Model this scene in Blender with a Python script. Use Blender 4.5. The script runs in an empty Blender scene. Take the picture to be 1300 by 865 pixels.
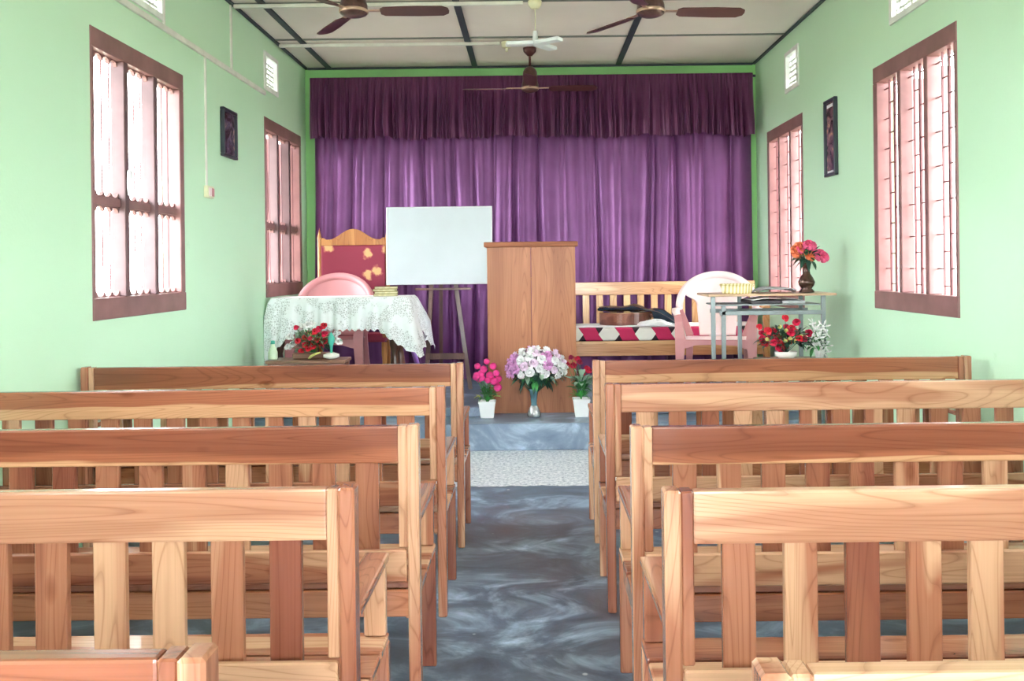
import bpy, bmesh, math, random
from mathutils import Vector, Matrix
C = bpy.context.scene.collection
random.seed(7)
PI = math.pi
# ------------------------------------------------------------------ camera, sky, exposure
F, PX, PY, H, ROLL = 1100.0, 676.0, 338.0, 1.33, 0.012      # taken on the 1300x865 frame
cam_d = bpy.data.cameras.new('camera'); cam = bpy.data.objects.new('camera', cam_d); C.objects.link(cam)
cam_d.sensor_width = 36; cam_d.lens = F / 1300 * 36
cam_d.shift_x = (650 - PX) / 1300; cam_d.shift_y = (PY - 432.5) / 1300
cam_d.clip_start = 0.02; cam_d.clip_end = 200
_r = Vector((1, 0, -ROLL)).normalized(); _u = Vector((ROLL, 0, 1)).normalized(); _b = Vector((0, -1, 0))
cam.matrix_world = Matrix(((_r.x, _u.x, _b.x, 0), (_r.y, _u.y, _b.y, 0), (_r.z, _u.z, _b.z, H), (0, 0, 0, 1)))
bpy.context.scene.camera = cam
sc = bpy.context.scene
sc.view_settings.view_transform = 'Standard'; sc.view_settings.look = 'None'
sc.view_settings.gamma = 1; sc.view_settings.use_curve_mapping = False
sc.view_settings.exposure = 2.55
w = bpy.data.worlds.new('overcast_sky'); sc.world = w; w.use_nodes = True
bg = w.node_tree.nodes['Background']
bg.inputs['Color'].default_value = (0.93, 0.97, 1.0, 1); bg.inputs['Strength'].default_value = 5.0
try:
    sc.cycles.max_bounces = 10; sc.cycles.diffuse_bounces = 6
    sc.cycles.transparent_max_bounces = 12
    sc.cycles.sample_clamp_indirect = 8
except Exception: pass

# ------------------------------------------------------------------ room measures
W, D, CEIL = 2.165, 8.33, 3.253            # half width, distance of the stage wall, ceiling height
Y0 = -2.6                                   # wall behind the photographer
STEP1, STEP2 = 0.194, 0.262
def un(x, y):
    u, v = x - PX, y - PY
    return u - ROLL * v, v + ROLL * u
def at(x, y, d):                            # a pixel of the photograph at depth d
    a, b = un(x, y)
    return Vector((a * d / F, d, H - b * d / F))
def on_wall(side, x, y):                    # a pixel on the left (-1) or right (1) wall -> (Y, Z)
    a, b = un(x, y)
    d = side * W * F / a
    return d, H - b * d / F
def on_level(x, y, z):                      # a pixel on a horizontal plane
    a, b = un(x, y)
    return at(x, y, (H - z) * F / b)

# ------------------------------------------------------------------ materials
def S(c):                                   # 0-255 sRGB to linear
    return tuple(((v/255)/12.92 if v/255 <= 0.04045 else ((v/255+0.055)/1.055)**2.4) for v in c) + (1,)
def mat(name):
    m = bpy.data.materials.new(name); m.use_nodes = True
    return m, m.node_tree.nodes, m.node_tree.links, m.node_tree.nodes['Principled BSDF']
def ramp(N, stops, interp='LINEAR'):
    r = N.new('ShaderNodeValToRGB'); r.color_ramp.interpolation = interp
    e = r.color_ramp.elements
    while len(e) < len(stops): e.new(0.5)
    for i, (p, c) in enumerate(stops): e[i].position = p; e[i].color = c if len(c) == 4 else tuple(c) + (1,)
    return r
def plain(name, col, rough=0.5, metal=0.0, var=0.06, scale=8, bump=0.0, spec=0.5, **kw):
    m, N, L, B = mat(name)
    c = S(col)
    tc = N.new('ShaderNodeTexCoord'); n = N.new('ShaderNodeTexNoise'); n.inputs['Scale'].default_value = scale; n.inputs['Detail'].default_value = 4
    L.new(tc.outputs['Object'], n.inputs['Vector'])
    lo = tuple(max(0, v*(1-var*2)) for v in c[:3]); hi = tuple(min(1, v*(1+var*2)) for v in c[:3])
    r = ramp(N, [(0.3, lo), (0.7, hi)]); L.new(n.outputs['Fac'], r.inputs['Fac']); L.new(r.outputs['Color'], B.inputs['Base Color'])
    B.inputs['Roughness'].default_value = rough; B.inputs['Metallic'].default_value = metal
    B.inputs['Specular IOR Level'].default_value = spec
    if bump:
        b = N.new('ShaderNodeBump'); b.inputs['Strength'].default_value = bump; b.inputs['Distance'].default_value = 0.005
        n2 = N.new('ShaderNodeTexNoise'); n2.inputs['Scale'].default_value = scale*12; L.new(tc.outputs['Object'], n2.inputs['Vector'])
        L.new(n2.outputs['Fac'], b.inputs['Height']); L.new(b.outputs['Normal'], B.inputs['Normal'])
    for k, v in kw.items(): B.inputs[k.replace('_', ' ')].default_value = v
    return m
def wood(name, axis, dark=(130, 74, 56), mid=(164, 108, 82), light=(200, 156, 124), rough=0.27, knots=True, coat=0.5, band=0.0, thr=(0.42, 0.55, 0.64, 0.69)):
    m, N, L, B = mat(name)
    tc = N.new('ShaderNodeTexCoord'); oi = N.new('ShaderNodeObjectInfo')
    mul = N.new('ShaderNodeMath'); mul.operation = 'MULTIPLY'; mul.inputs[1].default_value = 53.0; L.new(oi.outputs['Random'], mul.inputs[0])
    add = N.new('ShaderNodeVectorMath'); add.operation = 'ADD'; L.new(tc.outputs['Object'], add.inputs[0]); L.new(mul.outputs[0], add.inputs[1])
    def coords(al, ac):
        mp = N.new('ShaderNodeMapping'); s = [ac]*3; s[axis] = al
        mp.inputs['Scale'].default_value = s; L.new(add.outputs[0], mp.inputs['Vector']); return mp
    c1 = coords(0.75, 7.0); n1 = N.new('ShaderNodeTexNoise'); n1.inputs['Scale'].default_value = 1; n1.inputs['Detail'].default_value = 2.0; n1.inputs['Distortion'].default_value = 0.5
    L.new(c1.outputs[0], n1.inputs['Vector'])
    # heart and sap wood, each board its own share
    off = N.new('ShaderNodeMath'); off.operation = 'MULTIPLY_ADD'; off.inputs[1].default_value = 0.20; L.new(oi.outputs['Random'], off.inputs[0]); L.new(n1.outputs['Fac'], off.inputs[2])
    fac = off.outputs[0]
    if band:                                 # a streak of pale sapwood along the lower edge of the rail
        sz = N.new('ShaderNodeSeparateXYZ'); L.new(tc.outputs['Object'], sz.inputs[0])
        bd = N.new('ShaderNodeMath'); bd.operation = 'MULTIPLY_ADD'; bd.inputs[1].default_value = -band; bd.inputs[2].default_value = band*0.800; L.new(sz.outputs['Z'], bd.inputs[0])
        cl_ = N.new('ShaderNodeClamp'); cl_.inputs['Min'].default_value = -0.16; cl_.inputs['Max'].default_value = 0.35; L.new(bd.outputs[0], cl_.inputs['Value'])
        ad = N.new('ShaderNodeMath'); L.new(fac, ad.inputs[0]); L.new(cl_.outputs[0], ad.inputs[1]); fac = ad.outputs[0]
    r1 = ramp(N, [(thr[0], S(dark)), (thr[1], S(mid)), (thr[2], S(mid)), (thr[3], S(light))]); L.new(fac, r1.inputs['Fac'])
    # growth lines: contours of a long smooth noise field give cathedral grain
    c2 = coords(0.55, 6.5); nf = N.new('ShaderNodeTexNoise'); nf.inputs['Scale'].default_value = 1; nf.inputs['Detail'].default_value = 1.0; nf.inputs['Distortion'].default_value = 0.8; L.new(c2.outputs[0], nf.inputs['Vector'])
    mm = N.new('ShaderNodeMath'); mm.operation = 'MULTIPLY'; mm.inputs[1].default_value = 26.0; L.new(nf.outputs['Fac'], mm.inputs[0])
    fr = N.new('ShaderNodeMath'); fr.operation = 'FRACT'; L.new(mm.outputs[0], fr.inputs[0])
    r2 = ramp(N, [(0.0, (0.52, 0.42, 0.36)), (0.14, (0.93, 0.9, 0.88)), (0.5, (1, 1, 1)), (0.9, (0.95, 0.92, 0.9)), (1.0, (0.7, 0.6, 0.54))]); L.new(fr.outputs[0], r2.inputs['Fac'])
    c3 = coords(2.5, 150.0); n3 = N.new('ShaderNodeTexNoise'); n3.inputs['Scale'].default_value = 1; n3.inputs['Detail'].default_value = 3; L.new(c3.outputs[0], n3.inputs['Vector'])
    r3 = ramp(N, [(0.3, (0.88, 0.86, 0.83)), (0.6, (1.03, 1.03, 1.03))]); L.new(n3.outputs['Fac'], r3.inputs['Fac'])
    def mixm(a, b, f=1.0):
        x = N.new('ShaderNodeMix'); x.data_type = 'RGBA'; x.blend_type = 'MULTIPLY'; x.inputs[0].default_value = f
        L.new(a, x.inputs[6]); L.new(b, x.inputs[7]); return x.outputs[2]
    col = mixm(mixm(r1.outputs['Color'], r2.outputs['Color'], 0.6), r3.outputs['Color'], 0.9)
    if knots:
        c4 = coords(2.6, 6.5); vo = N.new('ShaderNodeTexVoronoi'); vo.inputs['Scale'].default_value = 1.0; L.new(c4.outputs[0], vo.inputs['Vector'])
        r4 = ramp(N, [(0.03, (0.35, 0.24, 0.18)), (0.06, (0.75, 0.62, 0.52)), (0.085, (0.6, 0.45, 0.36)), (0.13, (1, 1, 1))]); L.new(vo.outputs['Distance'], r4.inputs['Fac'])
        col = mixm(col, r4.outputs['Color'], 0.8)
    L.new(col, B.inputs['Base Color'])
    B.inputs['Roughness'].default_value = rough; B.inputs['Coat Weight'].default_value = coat; B.inputs['Coat Roughness'].default_value = 0.15
    bp = N.new('ShaderNodeBump'); bp.inputs['Strength'].default_value = 0.12; bp.inputs['Distance'].default_value = 0.003
    L.new(n3.outputs['Fac'], bp.inputs['Height']); L.new(bp.outputs['Normal'], B.inputs['Normal'])
    return m
WX, WY, WZ = wood('teak_along_x', 0), wood('teak_along_y', 1), wood('teak_along_z', 2)
WD = wood('teak_shaded_rail', 0, (140, 78, 50), (172, 104, 70), (190, 125, 88))
PODW = wood('podium_plywood', 2, (156, 98, 66), (172, 112, 78), (186, 126, 90), 0.6, False, coat=0.05)
RED = wood('teak_red_rail', 0, (126, 70, 48), (156, 94, 66), (202, 154, 116), band=9.0, thr=(0.40, 0.56, 0.69, 0.73))
PALE = wood('teak_pale_rail', 0, (142, 88, 66), (176, 124, 96), (202, 158, 126))
PODT = wood('podium_top_wood', 0, (140, 82, 52), (160, 98, 66), (180, 118, 84), 0.65, False, coat=0.0)
SETX, SETZ = wood('settee_wood_x', 0, (190, 130, 90), (214, 160, 115), (232, 190, 140)), wood('settee_wood_z', 2, (205, 150, 100), (228, 184, 130), (240, 205, 150), knots=False)
THRW = wood('throne_wood', 2, (150, 88, 40), (182, 116, 58), (205, 145, 80), 0.35, False)
DKW = wood('easel_dark_wood', 2, (72, 44, 42), (96, 62, 58), (120, 82, 74), 0.5, False)
TBLW = wood('turned_leg_wood', 2, (70, 36, 26), (100, 54, 38), (130, 76, 54), 0.3, False)
STOOLW = wood('low_table_wood', 0, (120, 84, 70), (150, 110, 92), (170, 130, 110), 0.5, False)

def wall_mat():
    m, N, L, B = mat('mint_wall_paint')
    tc = N.new('ShaderNodeTexCoord')
    n = N.new('ShaderNodeTexNoise'); n.inputs['Scale'].default_value = 0.9; n.inputs['Detail'].default_value = 6; L.new(tc.outputs['Object'], n.inputs['Vector'])
    r = ramp(N, [(0.3, S((194, 230, 198))), (0.7, S((200, 234, 204)))]); L.new(n.outputs['Fac'], r.inputs['Fac'])
    n2 = N.new('ShaderNodeTexNoise'); n2.inputs['Scale'].default_value = 3.1; n2.inputs['Detail'].default_value = 8; n2.inputs['Roughness'].default_value = 0.7; L.new(tc.outputs['Object'], n2.inputs['Vector'])
    r2 = ramp(N, [(0.69, (1, 1, 1)), (0.74, (0.9, 0.92, 0.9))]); L.new(n2.outputs['Fac'], r2.inputs['Fac'])
    x = N.new('ShaderNodeMix'); x.data_type = 'RGBA'; x.blend_type = 'MULTIPLY'; x.inputs[0].default_value = 1
    L.new(r.outputs['Color'], x.inputs[6]); L.new(r2.outputs['Color'], x.inputs[7]); L.new(x.outputs[2], B.inputs['Base Color'])
    B.inputs['Roughness'].default_value = 0.55
    b = N.new('ShaderNodeBump'); b.inputs['Strength'].default_value = 0.15; b.inputs['Distance'].default_value = 0.004
    n3 = N.new('ShaderNodeTexNoise'); n3.inputs['Scale'].default_value = 60; n3.inputs['Detail'].default_value = 6; L.new(tc.outputs['Object'], n3.inputs['Vector'])
    L.new(n3.outputs['Fac'], b.inputs['Height']); L.new(b.outputs['Normal'], B.inputs['Normal'])
    return m
def cement(name, strip=False, dark=(70, 82, 100), light=(150, 170, 194), brown=True):
    m, N, L, B = mat(name)
    tc = N.new('ShaderNodeTexCoord')
    mp = N.new('ShaderNodeMapping'); mp.inputs['Scale'].default_value = (1.3, 2.2, 1.6); L.new(tc.outputs['Object'], mp.inputs['Vector'])
    n = N.new('ShaderNodeTexNoise'); n.inputs['Scale'].default_value = 1.7; n.inputs['Detail'].default_value = 9; n.inputs['Roughness'].default_value = 0.62; n.inputs['Distortion'].default_value = 1.4
    L.new(mp.outputs[0], n.inputs['Vector'])
    r = ramp(N, [(0.34, S(dark)), (0.5, S(tuple((a+b)/2-8 for a, b in zip(dark, light)))), (0.62, S(light)), (0.72, S(tuple(v+40 for v in light)))]); L.new(n.outputs['Fac'], r.inputs['Fac'])
    col = r.outputs['Color']
    if brown:
        n2 = N.new('ShaderNodeTexNoise'); n2.inputs['Scale'].default_value = 0.85; n2.inputs['Detail'].default_value = 4; L.new(tc.outputs['Object'], n2.inputs['Vector'])
        r2 = ramp(N, [(0.48, (0, 0, 0)), (0.6, (1, 1, 1))]); L.new(n2.outputs['Fac'], r2.inputs['Fac'])
        x = N.new('ShaderNodeMix'); x.data_type = 'RGBA'; L.new(r2.outputs['Color'], x.inputs[0]); L.new(col, x.inputs[6]); x.inputs[7].default_value = S((86, 76, 80))
        x2 = N.new('ShaderNodeMix'); x2.data_type = 'RGBA'; x2.inputs[0].default_value = 0.6; L.new(col, x2.inputs[6]); L.new(x.outputs[2], x2.inputs[7]); col = x2.outputs[2]
        # paint flecks
        v = N.new('ShaderNodeTexVoronoi'); v.inputs['Scale'].default_value = 5.5; L.new(tc.outputs['Object'], v.inputs['Vector'])
        r3 = ramp(N, [(0.035, (1, 1, 1)), (0.06, (0, 0, 0))]); L.new(v.outputs['Distance'], r3.inputs['Fac'])
        x3 = N.new('ShaderNodeMix'); x3.data_type = 'RGBA'; L.new(r3.outputs['Color'], x3.inputs[0]); L.new(col, x3.inputs[6]); x3.inputs[7].default_value = S((190, 200, 205)); col = x3.outputs[2]
    if strip:                                # the band of rough pale terrazzo in front of the stage step
        sx = N.new('ShaderNodeSeparateXYZ'); L.new(tc.outputs['Object'], sx.inputs[0])
        nz = N.new('ShaderNodeTexNoise'); nz.inputs['Scale'].default_value = 9; L.new(tc.outputs['Object'], nz.inputs['Vector'])
        wob = N.new('ShaderNodeMath'); wob.operation = 'MULTIPLY_ADD'; wob.inputs[1].default_value = 0.10; L.new(nz.outputs['Fac'], wob.inputs[0]); L.new(sx.outputs['Y'], wob.inputs[2])
        g = N.new('ShaderNodeMath'); g.operation = 'GREATER_THAN'; g.inputs[1].default_value = 5.29; L.new(wob.outputs[0], g.inputs[0])
        sp = N.new('ShaderNodeTexNoise'); sp.inputs['Scale'].default_value = 42; sp.inputs['Detail'].default_value = 6; sp.inputs['Roughness'].default_value = 0.8; L.new(tc.outputs['Object'], sp.inputs['Vector'])
        rs = ramp(N, [(0.38, S((132, 142, 160))), (0.48, S((204, 208, 218))), (0.6, S((244, 245, 248)))]); L.new(sp.outputs['Fac'], rs.inputs['Fac'])
        xs = N.new('ShaderNodeMix'); xs.data_type = 'RGBA'; L.new(g.outputs[0], xs.inputs[0]); L.new(col, xs.inputs[6]); L.new(rs.outputs['Color'], xs.inputs[7]); col = xs.outputs[2]
    L.new(col, B.inputs['Base Color'])
    rr = ramp(N, [(0.3, (0.28,)*3), (0.7, (0.5,)*3)]); L.new(n.outputs['Fac'], rr.inputs['Fac']); L.new(rr.outputs['Color'], B.inputs['Roughness'])
    b = N.new('ShaderNodeBump'); b.inputs['Strength'].default_value = 0.2; b.inputs['Distance'].default_value = 0.01
    L.new(n.outputs['Fac'], b.inputs['Height']); L.new(b.outputs['Normal'], B.inputs['Normal'])
    return m
def satin(name, a, b, rough=0.36):
    m, N, L, B = mat(name)
    tc = N.new('ShaderNodeTexCoord')
    n = N.new('ShaderNodeTexNoise'); n.inputs['Scale'].default_value = 3; n.inputs['Detail'].default_value = 5; L.new(tc.outputs['Object'], n.inputs['Vector'])
    r = ramp(N, [(0.3, S(a)), (0.7, S(b))]); L.new(n.outputs['Fac'], r.inputs['Fac']); L.new(r.outputs['Color'], B.inputs['Base Color'])
    B.inputs['Roughness'].default_value = rough; B.inputs['Metallic'].default_value = 0.35
    B.inputs['Sheen Weight'].default_value = 0.35; B.inputs['Sheen Roughness'].default_value = 0.4; B.inputs['Sheen Tint'].default_value = S((216, 150, 210))
    return m
M = {}
M['wall'] = wall_mat()
M['stage_wall'] = plain('green_stage_wall_paint', (150, 212, 138), 0.6, scale=1.2)
M['floor'] = cement('cement_floor', True)
M['step'] = cement('cement_stage', False, (96, 114, 138), (164, 182, 204), False)
M['panel'] = plain('ceiling_board_paint', (236, 228, 222), 0.6, scale=1.5, var=0.03)
M['batten'] = plain('dark_batten_paint', (52, 62, 72), 0.5)
M['thin_batten'] = plain('grey_batten_paint', (110, 116, 112), 0.5)
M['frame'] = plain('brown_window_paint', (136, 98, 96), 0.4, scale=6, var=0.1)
M['frame_shaded'] = plain('shaded_window_paint', (104, 78, 80), 0.5, scale=6, var=0.1)  # frame paint darkened on the left mullions to stand for weaker outside light
M['leaf_shaded'] = plain('shaded_pink_shutter_paint', (138, 96, 96), 0.5, scale=6, var=0.08)  # left shutters: darker copy of the shutter colour, as if less lit
M['leaf'] = plain('lit_pink_shutter_paint', (206, 164, 162), 0.5, scale=6, var=0.08)  # right shutters: same paint lightened to carry the outdoor glare
M['iron'] = plain('grille_paint', (110, 62, 66), 0.5, scale=20)
M['conduit'] = plain('white_conduit_plastic', (226, 226, 218), 0.4)
M['ventm'] = plain('white_vent_concrete', (226, 230, 226), 0.6)
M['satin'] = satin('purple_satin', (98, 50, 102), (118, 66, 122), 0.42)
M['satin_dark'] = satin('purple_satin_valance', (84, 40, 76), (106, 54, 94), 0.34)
M['white'] = plain('white_enamel', (232, 238, 242), 0.3, var=0.02)
M['board'] = plain('whiteboard_surface', (196, 205, 212), 0.3, var=0.02, scale=3)
M['alu'] = plain('board_edge_plastic', (206, 212, 216), 0.35, var=0.03)
M['pink'] = plain('pink_plastic', (206, 140, 144), 0.35, var=0.03, scale=3)
M['pink_pale_lit'] = plain('pale_lit_pink_plastic', (246, 222, 222), 0.32, var=0.03, scale=3)  # chair seat and back colour holds the window highlight; switch key shares it
M['steel'] = plain('grey_steel_paint', (140, 150, 152), 0.4, 0.3, var=0.1)
M['tabletop'] = plain('tan_table_board', (196, 164, 134), 0.35, var=0.12, scale=5)
M['book'] = plain('book_cover_olive', (150, 140, 80), 0.6, var=0.15)
M['page'] = plain('page_paper', (226, 218, 180), 0.8, var=0.08, scale=60)
M['paper'] = plain('white_paper', (232, 232, 236), 0.7, var=0.04)
M['greypaper'] = plain('grey_paper', (170, 172, 178), 0.7, var=0.15, scale=14)
M['darkcover'] = plain('dark_book_cover', (58, 54, 60), 0.5)
M['fan'] = plain('brown_fan_enamel', (88, 52, 50), 0.28, 0.3, var=0.06)
M['fanmet'] = plain('fan_brass_trim', (190, 160, 140), 0.3, 0.6)
M['fangold'] = plain('fan_body_bronze', (120, 92, 72), 0.35, 0.5, var=0.25, scale=30)
M['fanbody'] = plain('fan_body_brown', (92, 66, 62), 0.3, 0.4, var=0.2, scale=22)
M['cream'] = plain('cream_plastic', (226, 222, 190), 0.4)
M['bagm'] = plain('dark_blue_vinyl', (30, 44, 58), 0.25, var=0.2, scale=9)
M['guitar'] = wood('guitar_side_wood', 0, (96, 52, 44), (124, 74, 62), (150, 96, 80), 0.3, False)
M['cloth'] = plain('white_cotton', (234, 234, 236), 0.8, var=0.03)
M['leafg'] = plain('leaf_green', (58, 128, 66), 0.5, var=0.3, scale=14)
M['leafd'] = plain('leaf_dark_green', (36, 78, 62), 0.5, var=0.3, scale=14)
M['leafp'] = plain('leaf_pale_green', (150, 178, 158), 0.5, var=0.2, scale=14)
M['grass'] = plain('bright_plastic_grass', (70, 176, 82), 0.5, var=0.2, scale=20)
for k, c in {'magenta': (226, 60, 142), 'crimson': (200, 28, 74), 'red': (214, 36, 60), 'blush': (240, 212, 232), 'lilac': (214, 160, 206), 'pwhite': (246, 248, 248), 'orange': (232, 130, 90), 'rose': (226, 96, 140), 'deep': (150, 24, 70), 'yellowg': (214, 214, 130)}.items():
    M[k] = plain('petal_' + k, c, 0.6, var=0.14, scale=25)
M['bronze'] = plain('dark_bronze_vase', (86, 62, 54), 0.22, 0.5, var=0.3, scale=18)
M['glass'] = plain('teal_glass_vase', (96, 140, 152), 0.08, 0.0, var=0.15, scale=9, Transmission_Weight=0.35)
M['marble'] = plain('silvered_glass', (186, 188, 192), 0.15, 0.5, var=0.25, scale=30)
M['potw'] = plain('white_pot_plastic', (240, 242, 244), 0.35, var=0.01)
M['lilacp'] = plain('lilac_plastic', (160, 110, 200), 0.4)
M['teal'] = plain('teal_plastic', (70, 178, 160), 0.35)
M['bottle'] = plain('pale_green_bottle', (206, 228, 200), 0.3, var=0.08)
M['shell'] = plain('glossy_white_ceramic', (240, 240, 236), 0.2, var=0.02)
M['soil'] = plain('outside_earth', (140, 134, 118), 0.9, scale=0.5)
M['mat'] = plain('hidden_underside', (90, 70, 60), 0.8)
def basket_mat():
    m, N, L, B = mat('woven_basket')
    tc = N.new('ShaderNodeTexCoord'); wv = N.new('ShaderNodeTexWave'); wv.inputs['Scale'].default_value = 14; wv.bands_direction = 'X'; wv.inputs['Distortion'].default_value = 0.4
    L.new(tc.outputs['Object'], wv.inputs['Vector'])
    r = ramp(N, [(0.2, S((196, 178, 110))), (0.7, S((238, 230, 190)))]); L.new(wv.outputs['Fac'], r.inputs['Fac']); L.new(r.outputs['Color'], B.inputs['Base Color']); B.inputs['Roughness'].default_value = 0.6
    return m
M['basket'] = basket_mat()
def lace_mat():
    m, N, L, B = mat('white_lace')
    tc = N.new('ShaderNodeTexCoord'); v = N.new('ShaderNodeTexVoronoi'); v.feature = 'DISTANCE_TO_EDGE'; v.inputs['Scale'].default_value = 62; L.new(tc.outputs['Object'], v.inputs['Vector'])
    n = N.new('ShaderNodeTexNoise'); n.inputs['Scale'].default_value = 9; n.inputs['Detail'].default_value = 3; L.new(tc.outputs['Object'], n.inputs['Vector'])
    r = ramp(N, [(0.08, (1, 1, 1)), (0.22, (0.62, 0.62, 0.62))]); L.new(v.outputs['Distance'], r.inputs['Fac'])
    r2 = ramp(N, [(0.45, (0, 0, 0)), (0.55, (1, 1, 1))]); L.new(n.outputs['Fac'], r2.inputs['Fac'])
    mx = N.new('ShaderNodeMath'); mx.operation = 'MAXIMUM'; L.new(r.outputs['Color'], mx.inputs[0]); L.new(r2.outputs['Color'], mx.inputs[1])
    L.new(mx.outputs[0], B.inputs['Alpha'])
    B.inputs['Base Color'].default_value = S((232, 238, 240)); B.inputs['Roughness'].default_value = 0.8
    B.inputs['Subsurface Weight'].default_value = 0.0
    return m
M['lace'] = lace_mat()
def uphol_mat():
    m, N, L, B = mat('maroon_brocade')
    tc = N.new('ShaderNodeTexCoord'); v = N.new('ShaderNodeTexVoronoi'); v.inputs['Scale'].default_value = 5.2; v.inputs['Randomness'].default_value = 0.8
    n = N.new('ShaderNodeTexNoise'); n.inputs['Scale'].default_value = 22; n.inputs['Detail'].default_value = 2; L.new(tc.outputs['Object'], n.inputs['Vector'])
    L.new(tc.outputs['Object'], v.inputs['Vector'])
    ad = N.new('ShaderNodeMath'); ad.operation = 'MULTIPLY_ADD'; ad.inputs[1].default_value = 0.35; L.new(n.outputs['Fac'], ad.inputs[0]); L.new(v.outputs['Distance'], ad.inputs[2])
    r = ramp(N, [(0.36, S((222, 176, 120))), (0.42, S((180, 96, 86))), (0.47, S((140, 34, 62)))]); L.new(ad.outputs[0], r.inputs['Fac']); L.new(r.outputs['Color'], B.inputs['Base Color'])
    B.inputs['Roughness'].default_value = 0.6
    return m
M['uphol'] = uphol_mat()
def cushion_mat():
    m, N, L, B = mat('hexagon_print_cotton')
    tc = N.new('ShaderNodeTexCoord'); s = N.new('ShaderNodeSeparateXYZ'); L.new(tc.outputs['Object'], s.inputs[0])
    P = 0.315
    def mth(op, a, b=None, c=None):
        n = N.new('ShaderNodeMath'); n.operation = op
        for i, q in enumerate((a, b, c)):
            if q is None: continue
            if isinstance(q, (int, float)): n.inputs[i].default_value = q
            else: L.new(q, n.inputs[i])
        return n.outputs[0]
    x, z = s.outputs['X'], s.outputs['Z']
    az = mth('ABSOLUTE', z)
    h = mth('PINGPONG', mth('ADD', x, 40*P + 0.02), P/2)           # 0 .. P/2, hexagon centred where it is 0
    hexm = mth('LESS_THAN', mth('ADD', h, mth('MULTIPLY', az, 0.75)), 0.092)
    h2 = mth('SUBTRACT', P/2, mth('PINGPONG', mth('ADD', mth('MULTIPLY_ADD', z, 0.55, x), 40*P + 0.02), P/2))
    par = mth('LESS_THAN', h2, 0.072)
    c1 = N.new('ShaderNodeMix'); c1.data_type = 'RGBA'; L.new(par, c1.inputs[0]); c1.inputs[6].default_value = S((40, 20, 34)); c1.inputs[7].default_value = S((196, 38, 92))
    c2 = N.new('ShaderNodeMix'); c2.data_type = 'RGBA'; L.new(hexm, c2.inputs[0]); L.new(c1.outputs[2], c2.inputs[6]); c2.inputs[7].default_value = S((232, 230, 224))
    L.new(c2.outputs[2], B.inputs['Base Color']); B.inputs['Roughness'].default_value = 0.8
    return m
M['cushion'] = cushion_mat()
def pic_mat(name, cols, sc_):
    m, N, L, B = mat(name)
    tc = N.new('ShaderNodeTexCoord'); n = N.new('ShaderNodeTexNoise'); n.inputs['Scale'].default_value = sc_; n.inputs['Detail'].default_value = 4; n.inputs['Distortion'].default_value = 1.2; L.new(tc.outputs['Object'], n.inputs['Vector'])
    r = ramp(N, [(0.35 + 0.3*i/(len(cols)-1), S(c)) for i, c in enumerate(cols)]); L.new(n.outputs['Fac'], r.inputs['Fac']); L.new(r.outputs['Color'], B.inputs['Base Color'])
    B.inputs['Roughness'].default_value = 0.25
    return m
M['picl'] = pic_mat('dark_figure_print', [(44, 34, 44), (70, 48, 60), (96, 84, 110), (190, 150, 140)], 9)
M['picr'] = pic_mat('plum_figure_print', [(66, 44, 56), (104, 74, 88), (130, 96, 110), (214, 160, 120)], 11)
M['blackframe'] = plain('dark_frame_lacquer', (44, 48, 60), 0.3)

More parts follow.
